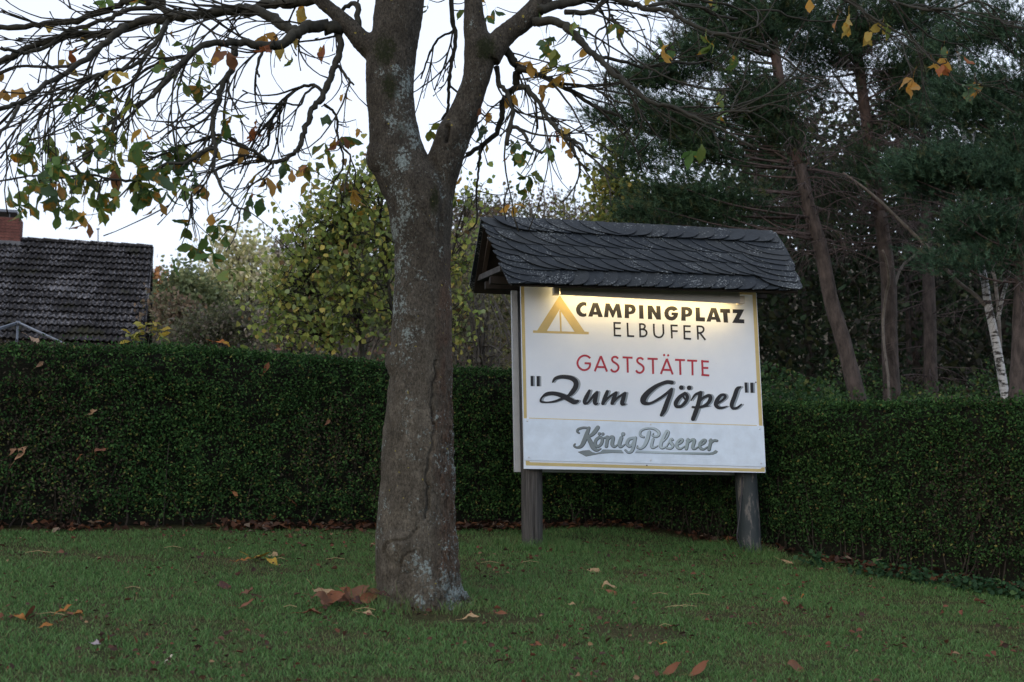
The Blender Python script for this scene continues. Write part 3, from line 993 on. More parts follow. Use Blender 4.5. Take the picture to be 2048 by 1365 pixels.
def make_boughs():
    for pts, r0, r1, a, b in BOUGHS:
        sm = smooth_path(pts, 4)
        n = len(sm)
        g = Geo()
        path, rad = [], []
        for i, (x, y) in enumerate(sm):
            t = i / (n - 1)
            d = TRUNK_D + a + (b - a) * t
            r = (r0 + (r1 - r0) * t ** 0.8) * 0.9
            x2, y2 = x + random.gauss(0, 0.18 * r + .4), y + random.gauss(0, 0.18 * r + .4)
            if random.random() < 0.12:
                r *= 1.18
            path.append(at(x2, y2, d))
            rad.append(r * d / F)
            pv = sm[max(0, i - 1)]
            nx = sm[min(n - 1, i + 1)]
            BPTS.append((x, y, d, r))
            BTAN.append((nx[0] - pv[0], nx[1] - pv[1], b - a))
        g.tube(path, rad, 12 if r0 > 5 else 8)
        g.build('branch', M['limb'], TREE, True)


make_boughs()


def make_twigs():
    g = Geo()

    def twig(p, dirv, length, r, depth=0):
        n = 8 if depth == 0 else 6
        pts = [p.copy()]
        d = dirv.normalized()
        curl = random.uniform(-0.08, 0.20)
        swing = Vector((random.gauss(0, .10), random.gauss(0, .08), random.gauss(0, .09)))
        for i in range(n):
            t = i / n
            d = d + swing + Vector((random.gauss(0, .085), random.gauss(0, .08), random.gauss(0, .085)))
            d.z += -0.07 * (1 - t) + curl * t          # hangs down, then turns up at the tip
            d.normalize()
            pts.append(pts[-1] + d * (length / n))
        rad = [r * (1 - 0.55 * i / n) for i in range(n + 1)]
        rad[-1] *= 1.8                                  # the bud
        g.tube(pts, rad, 5)
        if depth < 2:
            for k in range(random.choice([1, 2, 3]) if depth == 0 else random.choice([0, 0, 1])):
                i = random.randint(1, n - 1)
                dd = (pts[i + 1] - pts[i]).normalized() * 1.3 + Vector((random.gauss(0, .4), random.gauss(0, .35), random.gauss(-.1, .45)))
                twig(pts[i], dd, length * random.uniform(.3, .65), r * .74, depth + 1)
    idx = list(range(len(BPTS)))
    weights = []
    for (x, y, d, r) in BPTS:
        w = (0.8 if x > 855 and y < 330 else 0.12) if 735 < x < 985 else 1.0
        if 985 < x < 1200:
            w *= 1.5
        if x < 640:
            w *= 1.6
        if y > 230:
            w *= 0.3
        if 1180 < x:
            w *= .7
        weights.append(w)
    for i in random.choices(idx, weights, k=250):
        x, y, d, r = BPTS[i]
        tx, ty, _ = BTAN[i]
        p = at(x, y, d)
        v = (at(x + tx, y + ty, d) - p)
        v = v.normalized() * 1.2 + Vector((random.gauss(0, .36), random.gauss(0, .40), random.gauss(-.04, .38)))
        if abs(ty) > 1.3 * abs(tx):
            v.x += random.uniform(-1.0, .1) if x < 735 else random.uniform(-.2, .9)
        L_ = random.uniform(0.30, 0.92) * (0.6 if y > 230 else 1)
        twig(p, v, L_, min(r * d / F * 0.75, random.uniform(0.0055, 0.0098)))
    o = g.build('twigs', M['twig'], TREE, True)
    o['kind'] = 'stuff'


make_twigs()

# ------------------------------------------------------------------ its leaves
LEAFPX = """21,392g 40,427g 55,414m 73,374g 86,302g 75,333g 92,418g 119,341y 112,390y 132,401g 114,436g 141,442g 154,414g 167,383g 182,374g 149,310m 171,315m
136,304m 167,445y 187,453b 198,427g 211,273g 193,300g 220,300g 233,315g 253,284g 264,304g 283,302g 292,273y 229,346b 244,348y 262,374m 275,392g 308,405g 319,414y
330,383g 345,379g 369,374g 374,390g 382,332y 380,418g 365,453m 385,449g 371,502g 360,526g 391,504g 382,338m 413,310y 444,286g 444,308g 468,313y 408,385y 380,412g
424,447y 424,469g 393,504g 413,493g 457,484g 452,532g 437,515g 498,440g 509,412g 527,409g 558,383g 514,368y 534,368y 501,396b 562,335m 518,324y 512,269b 549,264b 514,289b
661,302m 676,306y 712,280y 687,280b 698,297g 608,346y 584,357y 615,357b 628,379y 652,328m 652,346g 622,337m 701,394y 718,427y 734,442g 753,436y 747,462g
428,117y 446,108b 417,152m 404,167g 389,189m 411,189m 547,121b 562,123y 591,127m 573,106y 602,90y 529,81y 637,116y 659,114b 604,24y 611,35y 687,218y 455,255g 470,253m 382,264m 661,246g
101,62y 171,86m 134,121b 132,141y 11,174y 13,200y 55,196y 145,200m 167,196m 143,211g 196,196g 215,200g 233,207m 202,231g 216,240g 231,231m 255,220m 273,224m 233,158y 345,160g 360,174m
393,187y 343,88y 321,112m 360,103g 279,29g 314,53g 215,13g 972,37g 994,44g 934,37m 954,11y 1075,42g 1090,33g 1080,90g 1095,84g 1093,108g 1115,114m 1146,66g 1161,73g 1058,141y 1095,152y 1073,185y
1121,152y 1146,156g 1104,132g 1036,213y 1113,185y 1183,119y 974,244y 963,264g 963,231b 858,42g 858,277m 1022,315b 1025,328m 1044,326g 1055,317g 1036,304g 1108,313g 1093,313g 1117,295y 1108,280b
1141,313y 1119,280y 1053,363g 1069,359g 1042,376g 1051,385m 924,370y 937,304y 970,308y 1027,416y 915,422g 1226,73m 1253,77m 1308,4y 1415,18y 1437,11g 1321,110y 1341,108g 1431,116g 1455,123m 1477,127g
1433,211g 1448,229g 1388,318g 1402,306m 1698,47y 1686,47b 1740,79y 1767,69y 1765,76g 1888,96g 1883,121y 1834,162y 1861,150y 1910,143b 1890,150b 1950,182y 1950,195g 1615,12y"""
LCOL = {'g': [(0.07, 0.14, 0.038), (0.10, 0.17, 0.045), (0.075, 0.125, 0.06), (0.13, 0.18, 0.045)], 'm': [(0.15, 0.17, 0.03), (0.09, 0.13, 0.03)],
        'y': [(0.44, 0.25, 0.05), (0.42, 0.30, 0.07), (0.34, 0.19, 0.05)], 'b': [(0.26, 0.085, 0.03), (0.20, 0.09, 0.045)]}


def leaflet(L, W, droop, curl, rnd):
    """One obovate leaflet pointing along +X, folded at the midrib: verts, faces."""
    prof = [(0, .02), (.12, .13), (.26, .27), (.40, .40), (.54, .49), (.66, .50), (.77, .43), (.87, .29), (.94, .14), (1.03, .01)]
    v, f = [], []
    for (t, w) in prof:
        w = w * (1 + rnd.uniform(-.16, .16)) * W
        x = L * t
        zc = -droop * L * t * t + curl * L * math.sin(t * 5) * 0.12
        v += [(x + rnd.uniform(-.05, .05) * L, -w, zc + abs(w) * .28 + rnd.uniform(-.05, .05) * L), (x, 0, zc), (x + rnd.uniform(-.05, .05) * L, w, zc + abs(w) * .28 + rnd.uniform(-.05, .05) * L)]
    for i in range(len(prof) - 1):
        a = i * 3
        f += [(a, a + 3, a + 4, a + 1), (a + 1, a + 4, a + 5, a + 2)]
    return v, f


def leaf_mesh(kind, seed):
    """A hanging chestnut leaf: stalk from the origin downwards, leaflets spread from its end."""
    rnd = random.Random(seed)
    g = Geo()
    nl = {'solo': 1, 'pair': 2, 'tri': 3, 'hand': 5}[kind]
    st = rnd.uniform(0.05, 0.11)
    end = Vector((rnd.uniform(-.02, .02), rnd.uniform(-.02, .02), -st))
    g.tube([Vector((0, 0, 0)), end * .5 + Vector((.008, 0, 0)), end], 0.0011, 4)
    spread = {1: [0], 2: [-35, 40], 3: [-60, 0, 58], 5: [-100, -48, 0, 50, 105]}[nl]
    for s in spread:
        L = rnd.uniform(.09, .138) * (0.8 if abs(s) > 80 else 1)
        v, f = leaflet(L, L * rnd.uniform(.52, .66), rnd.uniform(.1, .6), rnd.uniform(-1, 1), rnd)
        a = math.radians(s + rnd.uniform(-12, 12))
        rot = Matrix.Rotation(a, 4, 'Y') @ Matrix.Rotation(math.radians(90 + rnd.uniform(-25, 25)), 4, 'Y') @ Matrix.Rotation(rnd.uniform(-1.3, 1.3), 4, 'X')
        g.add([end + (rot @ Vector(p)) for p in v], f)
    me = bpy.data.meshes.new('leaf')
    me.from_pydata([tuple(p) for p in g.v], [], g.f)
    me.polygons.foreach_set('use_smooth', np.ones(len(me.polygons), dtype=bool))
    me.materials.append(M['chestnut_leaf'])
    return me


def make_tree_leaves():
    kinds = ['solo', 'pair', 'pair', 'tri', 'tri', 'hand', 'hand']
    lib = {k: [leaf_mesh(k, i * 17 + len(k)) for i in range(4)] for k in set(kinds)}
    twigs = Geo()
    off = world_loc(TREE)
    bp = np.array([(x, y, d) for x, y, d, r in BPTS])
    items = []
    for tok in LEAFPX.split():
        x, rest = tok.split(',')
        items.append((float(x), float(rest[:-1]), rest[-1]))
    # a few more in the thick low spray on the house side
    for _ in range(60):
        x = random.uniform(25, 420)
        items.append((x, random.uniform(295, 425) + abs(x - 170) * -0.05, random.choice('ggggm')))
    for (x, y, c) in items[:296]:
        k = random.choice(kinds if c in 'gm' else kinds[:4])
        top_y = y - random.uniform(26, 44)
        dist = np.hypot(bp[:, 0] - x, (bp[:, 1] - top_y) * 1.0 + np.where(bp[:, 1] > top_y + 25, 40, 0))
        j = int(np.argmin(dist))
        d = bp[j, 2] + random.gauss(0, .12)
        p = at(x, top_y, d)
        q = at(bp[j, 0], bp[j, 1], bp[j, 2])
        if (p - q).length > 0.02:
            mid = (p + q) * .5 + Vector((random.gauss(0, .02), 0, -0.10 * (p - q).length))
            pa = smooth_path([tuple(q), tuple(mid), tuple(p)], 4)
            twigs.tube([Vector(t) for t in pa], [0.0048 - 0.0022 * i / len(pa) for i in range(len(pa))], 5)
        o = bpy.data.objects.new('leaf', random.choice(lib[k]))
        o.location = p - off
        o.rotation_euler = (random.gauss(0, .25), random.gauss(0, .25), random.uniform(0, 6.28))
        s = random.uniform(0.68, 1.05)
        o.scale = (s, s, s)
        cc = random.choice(LCOL[c])
        j_ = random.uniform(.8, 1.25)
        o.color = (cc[0] * j_, cc[1] * j_, cc[2] * j_, 1)
        link(o, TREE)
    t = twigs.build('leaf_twigs', M['twig'], TREE, True)
    t['kind'] = 'stuff'


make_tree_leaves()

# ================================================================== SIGN BOARD
def sign_materials():
    m, nt, b = mat_new('sign_white_sky_tint')
    n = tex_noise(nt, 3.0, 5, 0.7)
    r = ramp(nt, [(0.3, (0.71, 0.785, 0.90)), (0.7, (0.77, 0.84, 0.94))])  # blue of the evening sky light mixed into the white
    nt.links.new(n.outputs[0], r.inputs[0])
    n2 = tex_noise(nt, 70, 3, 0.6)
    r2 = ramp(nt, [(0.72, 0), (0.78, 1)])
    nt.links.new(n2.outputs[0], r2.inputs[0])
    c = mix(nt, r2.outputs[0], r.outputs[0], (0.52, 0.51, 0.47))
    nt.links.new(c, b.inputs['Base Color'])
    b.inputs['Roughness'].default_value = 0.5
    b.inputs['Specular IOR Level'].default_value = 0.25
    M['white'] = m
    M['panel_white_sky_tint'] = mat_plain('panel_white_sky_tint', (0.69, 0.80, 0.94), 0.45)  # white plate, bluish sky light put into its colour
    M['gold'] = mat_plain('gold_print', (0.56, 0.45, 0.20), 0.5)
    M['black_print'] = mat_plain('black_print', (0.012, 0.013, 0.018), 0.5)
    M['red_print'] = mat_plain('red_print', (0.42, 0.03, 0.055), 0.5)
    M['shadow_print'] = mat_plain('grey_print', (0.30, 0.35, 0.40), 0.5)
    M['dark_print'] = mat_plain('dark_grey_print', (0.05, 0.07, 0.09), 0.5)
    m, nt, b = mat_new('silver_print')
    tc = nt.nodes.new('ShaderNodeTexCoord')
    sx = nt.nodes.new('ShaderNodeSeparateXYZ')
    nt.links.new(tc.outputs['Generated'], sx.inputs[0])
    r = ramp(nt, [(0.0, (0.16, 0.19, 0.20)), (0.28, (0.24, 0.30, 0.33)), (0.47, (0.40, 0.49, 0.55)), (0.62, (0.46, 0.56, 0.62)), (0.8, (0.30, 0.38, 0.40)), (1.0, (0.19, 0.24, 0.25))])
    nt.links.new(sx.outputs[0], r.inputs[0])
    nt.links.new(r.outputs[0], b.inputs['Base Color'])
    b.inputs['Roughness'].default_value = 0.45
    M['silver'] = m
    m, nt, b = mat_new('slate')
    oi = nt.nodes.new('ShaderNodeObjectInfo')
    n = tex_noise(nt, 14, 6, 0.7)
    n.noise_dimensions = '4D'
    mu = nt.nodes.new('ShaderNodeMath'); mu.operation = 'MULTIPLY'; mu.inputs[1].default_value = 30
    nt.links.new(oi.outputs['Random'], mu.inputs[0]); nt.links.new(mu.outputs[0], n.inputs['W'])
    r = ramp(nt, [(0.3, (0.010, 0.014, 0.018)), (0.7, (0.027, 0.034, 0.042))])
    nt.links.new(n.outputs[0], r.inputs[0])
    rr = ramp(nt, [(0.0, (0.75, 0.78, 0.85)), (0.6, (1.0, 1.0, 1.0)), (1.0, (1.35, 1.22, 1.1))])
    nt.links.new(oi.outputs['Random'], rr.inputs[0])
    c = mix(nt, 1.0, r.outputs[0], rr.outputs[0], 'MULTIPLY')
    tcg = nt.nodes.new('ShaderNodeNewGeometry')
    l1 = nt.nodes.new('ShaderNodeTexNoise'); l1.inputs['Scale'].default_value = 60; l1.inputs['Detail'].default_value = 3
    l2 = nt.nodes.new('ShaderNodeTexNoise'); l2.inputs['Scale'].default_value = 5; l2.inputs['Detail'].default_value = 4
    nt.links.new(tcg.outputs['Position'], l1.inputs['Vector']); nt.links.new(tcg.outputs['Position'], l2.inputs['Vector'])
    ad = nt.nodes.new('ShaderNodeMath'); ad.operation = 'MULTIPLY_ADD'; ad.inputs[1].default_value = 0.55
    nt.links.new(l2.outputs[0], ad.inputs[0]); nt.links.new(l1.outputs[0], ad.inputs[2])
    lr = ramp(nt, [(0.90, 0), (0.95, 1)])
    nt.links.new(ad.outputs[0], lr.inputs[0])
    lc = ramp(nt, [(0.35, (0.10, 0.10, 0.08)), (0.6, (0.17, 0.185, 0.19))])
    nt.links.new(l2.outputs[0], lc.inputs[0])
    c = mix(nt, lr.outputs[0], c, lc.outputs[0])
    nt.links.new(c, b.inputs['Base Color'])
    b.inputs['Roughness'].default_value = 0.6
    b.inputs['Specular IOR Level'].default_value = 0.22
    bump(nt, b, n.outputs[0], 0.5, 0.006)
    M['slate'] = m
    M['dark_wood'] = mat_noise('dark_wood', (0.018, 0.015, 0.013), (0.045, 0.036, 0.03), 12, stretch=(1, 1, 0.2))
    M['brown_wood'] = mat_noise('brown_wood', (0.05, 0.036, 0.03), (0.11, 0.085, 0.07), 14, stretch=(1, 0.2, 0.2))
    M['grey_wood'] = mat_noise('grey_wood', (0.018, 0.017, 0.017), (0.12, 0.115, 0.112), 34, bump_s=1.0, bump_d=0.02, stretch=(1.6, 1.6, 0.06))
    m, nt, b = mat_new('painted_wood')
    n = tex_noise(nt, 9, 5, 0.7, stretch=(1.5, 1.5, 0.35))
    r = ramp(nt, [(0.30, (0.018, 0.030, 0.034)), (0.55, (0.036, 0.045, 0.05)), (0.60, (0.13, 0.125, 0.12)), (0.70, (0.15, 0.14, 0.13)), (0.76, (0.035, 0.038, 0.04))])
    nt.links.new(n.outputs[0], r.inputs[0]); nt.links.new(r.outputs[0], b.inputs['Base Color'])
    b.inputs['Roughness'].default_value = 0.8
    bump(nt, b, n.outputs[0], 0.5, 0.006)
    M['painted_wood'] = m
    M['alu'] = mat_plain('aluminium', (0.55, 0.58, 0.62), 0.5, 0.1)
    M['lamp_grey'] = mat_plain('lamp_housing', (0.42, 0.41, 0.39), 0.5)
    M['lamp_cap'] = mat_plain('lamp_cap', (0.62, 0.55, 0.44), 0.5)
    M['bolt'] = mat_plain('bolt_steel', (0.06, 0.06, 0.07), 0.4, 0.6)
    M['rivet'] = mat_plain('rivet', (0.62, 0.66, 0.72), 0.35, 0.3)
    m, nt, b = mat_new('lamp_tube')
    em = nt.nodes.new('ShaderNodeEmission')
    em.inputs[0].default_value = (1.0, 0.70, 0.30, 1)
    em.inputs[1].default_value = LAMP
    nt.links.new(em.outputs[0], nt.nodes['Material Output'].inputs[0])
    M['tube'] = m


LAMP = 27.0
sign_materials()
DL = POST_L.y - 0.17
DR = DL + 0.43
bTL, bTR, bBL, bBR = at(1041, 570, DL), at(1513, 587, DR), at(1048, 938, DL), at(1531, 946, DR)
UW = (bBR - bBL).normalized()
VW = (bTL - bBL).normalized()
WW = UW.cross(VW)
WW = WW if WW.y < 0 else -WW
WW.normalize()
BW, BH = (bBR - bBL).length, (bTL - bBL).length
SIGN = empty('notice_board', (POST_L + POST_R) / 2, 'white roofed board on two posts reading Campingplatz Elbufer, lit by a warm lamp', 'sign')


def L(s, t, w=0.0):
    """Board space: s across 0..1, t up 0..1, w metres out of the board towards the viewer."""
    a = bBL + (bBR - bBL) * s
    b = bTL + (bTR - bTL) * s
    return a + (b - a) * t + WW * w


def board_st(px, py, w=0.0):
    """Where on the board (at height w above it) the photo shows px, py."""
    s, t = (px - 1045) / 477, (942 - py) / 362
    for _ in range(6):
        x, y = proj(L(s, t, w))
        x1, y1 = proj(L(s + .01, t, w))
        x2, y2 = proj(L(s, t + .01, w))
        a, b, c, d = (x1 - x) / .01, (x2 - x) / .01, (y1 - y) / .01, (y2 - y) / .01
        det = a * d - b * c
        ex, ey = px - x, py - y
        s += (d * ex - b * ey) / det
        t += (a * ey - c * ex) / det
    return s, t


def BP(px, py, w):
    s, t = board_st(px, py, w)
    return L(s, t, w)


def slab(name, corners, w0, w1, mat, parent=SIGN, frame=None):
    """Plate with the given photo corners at height w1, thick down to w0."""
    st = [board_st(x, y, w1) for x, y in corners]
    g = Geo()
    g.box8([L(s, t, w1) for s, t in st] + [L(s, t, w0) for s, t in st])
    return g.build(name, mat, parent)


ZA = (1040, 740, 0.142857)
ZB = (1270, 740, 0.142857)
Z2 = (1020, 560, 0.285714)
Z3 = (1140, 590, 0.175781)


def zx(z, x, y):
    return z[0] + x * z[2], z[1] + y * z[2]


def fill(name, z, polys, w, mat, parent):
    """Flat printed shapes: polys is a list of (outline, holes...)."""
    g = Geo()
    for i, p in enumerate(polys):
        rings = [[board_st(*zx(z, x, y), w) for x, y in ring] for ring in p]
        flat = [q for ring in rings for q in ring]
        tri = tessellate_polygon([[Vector((s * BW, t * BH, 0)) for s, t in ring] for ring in rings])
        ww = w + i * 0.00015
        g.add([L(s, t, ww) for s, t in flat], [tuple(reversed(t)) for t in tri])
    return g.build(name, mat, parent)


def ribbon(g, z, pts, w, dx=0, dy=0, grow=0.0, sub=7, caps=True, step=2.5e-5):
    """A brush or pen stroke: pts of (x, y, width), smoothed, laid a hair higher as it runs on."""
    sm = smooth_path(pts, sub) if len(pts) > 2 else [np.array(p, float) for p in pts]
    n = len(sm)
    left, right, cen = [], [], []
    for i in range(n):
        d = sm[min(i + 1, n - 1)][:2] - sm[max(i - 1, 0)][:2]
        d = d / (np.hypot(*d) + 1e-9)
        nn = np.array([-d[1], d[0]])
        r = (sm[i][2] + grow) / 2
        c = sm[i][:2] + np.array([dx, dy])
        left.append(c + nn * r)
        right.append(c - nn * r)
        cen.append((c, r))
    v, f = [], []
    for i in range(n):
        for q in (left[i], right[i]):
            v.append(L(*board_st(*zx(z, *q), w), w + i * step))
    for i in range(n - 1):
        f.append((2 * i, 2 * i + 1, 2 * i + 3, 2 * i + 2))
    g.add(v, f)
    if caps:
        for i in (0, n - 1):
            c, r = cen[i]
            ww = w + i * step + (step * 2 if i else -step * 0.5)
            g.add([L(*board_st(*zx(z, c[0] + r * math.cos(a), c[1] + r * math.sin(a)), w), ww) for a in np.linspace(0, 2 * math.pi, 13)[:-1]], [tuple(range(12))])


def dot(g, z, x, y, r, w):
    g.add([L(*board_st(*zx(z, x + r * math.cos(a), y + r * math.sin(a)), w), w) for a in np.linspace(0, 2 * math.pi, 15)[:-1]], [tuple(range(14))])


def lines(name, z, strokes, width, w, mat, parent, dots=()):
    g = Geo()
    for i, s in enumerate(strokes):
        ribbon(g, z, [(x, y, width) for x, y in s], w + i * 0.0005, sub=3 if len(s) > 3 else 1, caps=False)
    for x, y, r in dots:
        dot(g, z, x, y, r, w)
    return g.build(name, mat, parent)


def make_board():
    # posts
    for base, px0, px1, mat, top_y, r in ((POST_L, 1042, 1083, M['grey_wood'], 560, None), (POST_R, 1478, 1521, M['painted_wood'], 580, None)):
        cx = (px0 + px1) / 2 + (2 if base is POST_L else -3)
        rad = (px1 - px0) / 2 * base.y / F
        bx = (px0 + px1) / 2
        b = at(bx + (2 if base is POST_L else 3), 1092, base.y)
        b = Vector((b.x, base.y, base.z - 0.12))
        t = Vector((b.x, base.y, 0)) + Vector((0, 0, at(bx, top_y, base.y).z))
        t.x += -0.012 if base is POST_L else -0.10
        g = Geo()
        nseg, sides = 14, 18
        for i in range(nseg + 1):
            u = i / nseg
            c = b.lerp(t, u)
            for k in range(sides):
                a = 2 * math.pi * k / sides
                rr = rad * (1 + 0.09 * noise.noise((math.cos(a) * 2, math.sin(a) * 2, u * 1.5 + b.x)))
                if k in (12, 3):
                    rr *= 0.88                       # drying crack
                g.v.append((c.x + math.cos(a) * rr, c.y + math.sin(a) * rr, c.z))
        for i in range(nseg):
            for k in range(sides):
                g.f.append((i * sides + k, i * sides + (k + 1) % sides, (i + 1) * sides + (k + 1) % sides, (i + 1) * sides + k))
        g.f.append(tuple(nseg * sides + k for k in range(sides)))
        g.build('post', mat, SIGN, True)
    # front board with its white edge
    g = Geo()
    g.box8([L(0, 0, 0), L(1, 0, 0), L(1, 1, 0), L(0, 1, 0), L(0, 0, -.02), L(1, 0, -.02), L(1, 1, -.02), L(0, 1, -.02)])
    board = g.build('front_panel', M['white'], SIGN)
    # back board and its side rail
    bw = -0.33
    g = Geo()
    g.box8([L(-.01, -.01, bw), L(.99, -.01, bw), L(.99, 1, bw), L(-.01, 1, bw), L(-.01, -.01, bw - .02), L(.99, -.01, bw - .02), L(.99, 1, bw - .02), L(-.01, 1, bw - .02)])
    g.build('back_panel', M['alu'], SIGN)
    g = Geo()
    g.box8([L(-.012, -.012, bw + .05), L(.012, -.012, bw + .05), L(.012, 1, bw + .05), L(-.012, 1, bw + .05),
            L(-.012, -.012, bw + .003), L(.012, -.012, bw + .003), L(.012, 1, bw + .003), L(-.012, 1, bw + .003)])
    g.build('back_frame_rail', M['alu'], SIGN)
    for s0 in (0.004, 0.965):
        g = Geo()
        g.box8([L(s0, 0.005, -.022), L(s0 + .03, 0.005, -.022), L(s0 + .03, 1, -.022), L(s0, 1, -.022), L(s0, 0.005, -.075), L(s0 + .03, 0.005, -.075), L(s0 + .03, 1, -.075), L(s0, 1, -.075)])
        g.build('batten', M['dark_wood'], SIGN)
    # gold frame lines
    fill('border', Z2, [([(75, 24), (98, 24), (118, 970), (97, 970)],)], .0008, M['gold'], board)
    fill('border', Z2, [([(98, 26), (1722, 88), (1722, 106), (98, 44)],)], .0008, M['gold'], board)
    fill('border', Z2, [([(1697, 106), (1722, 107), (1768, 1022), (1743, 1021)],)], .0008, M['gold'], board)
    fill('border', Z2, [([(110, 1268), (134, 1268), (140, 1277), (1752, 1324), (1765, 1314), (1784, 1314), (1784, 1345), (112, 1299)],)], .0008, M['gold'], board)
    fill('dividing_line', Z2, [([(133, 966), (1728, 1018), (1728, 1023), (133, 971)],)], .0008, M['gold'], board)
    # the tent emblem
    fill('tent_emblem', Z2, [
        ([(348, 108), (522, 362), (552, 366), (551, 382), (160, 371), (162, 354), (190, 355)], [(347, 208), (452, 364), (362, 361), (357, 216), (345, 216), (351, 361), (258, 358)]),
    ], .0010, M['gold'], board)
    # CAMPINGPLATZ
    A = [(207, 248), (260, 92), (318, 93), (374, 254), (322, 253), (314, 228), (263, 227), (256, 249)]
    Ah = [(273, 193), (302, 194), (288, 143)]
    P_ = [(622, 108), (690, 109), (722, 117), (742, 138), (749, 165), (742, 195), (722, 215), (690, 222), (672, 222), (673, 267), (622, 265)]
    Ph = [(671, 145), (682, 145), (698, 155), (703, 168), (697, 182), (682, 190), (671, 189)]
    mv = lambda ring, dx, dy: [(x + dx, y + dy) for x, y in ring]
    bold = {
        'C': ([(186, 89), (165, 83), (145, 81), (112, 92), (84, 118), (68, 155), (68, 180), (80, 214), (105, 240), (135, 251), (160, 251), (186, 244),
               (186, 206), (165, 216), (142, 209), (124, 191), (118, 168), (124, 147), (142, 128), (165, 120), (186, 130)],),
        'A': (A, Ah),
        'M': ([(386, 254), (405, 98), (450, 99), (490, 178), (522, 103), (564, 105), (592, 262), (540, 261), (528, 178), (494, 259), (480, 258), (442, 174), (434, 256)],),
        'P': (P_, Ph),
        'I': ([(784, 118), (833, 119), (838, 274), (788, 272)],),
        'N': ([(882, 122), (935, 124), (983, 208), (981, 126), (1029, 128), (1036, 284), (985, 282), (933, 195), (936, 279), (887, 277)],),
        'G': ([(1228, 168), (1205, 142), (1175, 130), (1145, 130), (1110, 142), (1084, 168), (1072, 205), (1078, 245), (1100, 275), (1130, 290), (1160, 294), (1195, 283),
               (1220, 255), (1230, 225), (1230, 203), (1155, 201), (1155, 232), (1180, 233), (1172, 246), (1155, 250), (1135, 244), (1123, 226), (1121, 205), (1128, 185), (1145, 175), (1162, 176), (1180, 187)],),
        'P2': (mv(P_, 644, 30), mv(Ph, 644, 30)),
        'L': ([(1427, 145), (1476, 146), (1480, 256), (1536, 258), (1536, 305), (1432, 300)],),
        'A2': (mv(A, 1345, 57), mv(Ah, 1345, 57)),
        'T': ([(1708, 158), (1820, 163), (1822, 208), (1790, 207), (1800, 318), (1749, 316), (1741, 205), (1709, 203)],),
        'Z': ([(1850, 165), (1982, 168), (1925, 278), (1982, 281), (1984, 326), (1845, 320), (1903, 210), (1851, 208)],),
    }
    for k, p in bold.items():
        fill('letter', Z3, [p], .0010, M['black_print'], board)
    # ELBUFER
    E_ = [[(503, 310), (508, 470)], [(498, 319), (578, 322)], [(505, 382), (577, 384)], [(499, 462), (582, 466)]]
    mvs = lambda st, dx, dy: [[(x + dx, y + dy) for x, y in s] for s in st]
    thin = [E_, [[(653, 318), (660, 477)], [(652, 468), (730, 472)]],
            [[(795, 324), (800, 483)], [(795, 333), (828, 334), (848, 345), (853, 362), (845, 380), (825, 391), (797, 391)], [(825, 391), (856, 402), (873, 428), (866, 455), (845, 471), (800, 473)]],
            [[(953, 330), (957, 435), (972, 470), (1008, 485), (1042, 476), (1060, 447), (1063, 425), (1059, 336)]],
            [[(1152, 340), (1160, 497)], [(1148, 348), (1225, 351)], [(1155, 412), (1225, 414)]],
            mvs(E_, 795, 36),
            [[(1449, 350), (1457, 510)], [(1449, 359), (1494, 361), (1516, 375), (1521, 398), (1508, 423), (1480, 434), (1453, 434)], [(1478, 434), (1540, 514)]]]
    for st in thin:
        lines('letter', Z3, st, 20, .0010, M['black_print'], board)
    # the restaurant line in red
    S_ = [[(757, 552), (742, 540), (723, 542), (714, 557), (722, 573), (745, 588), (759, 606), (756, 628), (738, 643), (718, 640), (706, 626)]]
    red = [([[(562, 549), (541, 534), (515, 531), (490, 544), (475, 568), (473, 592), (484, 614), (506, 630), (531, 631), (552, 618), (560, 598), (560, 586)], [(566, 586), (522, 584)]], ()),
           ([[(593, 641), (636, 534)], [(636, 534), (679, 643)], [(608, 610), (664, 612)]], ()),
           (S_, ()), ([[(788, 543), (858, 546)], [(822, 545), (825, 650)]], ()), (mvs(S_, 176, 8), ()),
           ([[(962, 552), (1034, 555)], [(1000, 553), (1002, 659)]], ()),
           ([[(1056, 660), (1098, 553)], [(1098, 553), (1139, 663)], [(1070, 630), (1126, 632)]], ((1079, 527, 8), (1107, 529, 8))),
           ([[(1155, 560), (1225, 563)], [(1190, 562), (1193, 666)]], ()), ([[(1240, 565), (1310, 568)], [(1276, 566), (1278, 669)]], ()),
           ([[(1345, 562), (1349, 673)], [(1338, 570), (1392, 573)], [(1342, 616), (1388, 618)], [(1340, 665), (1395, 670)]], ())]
    for st, ds in red:
        lines('letter', Z2, st, 14, .0010, M['red_print'], board, ds)
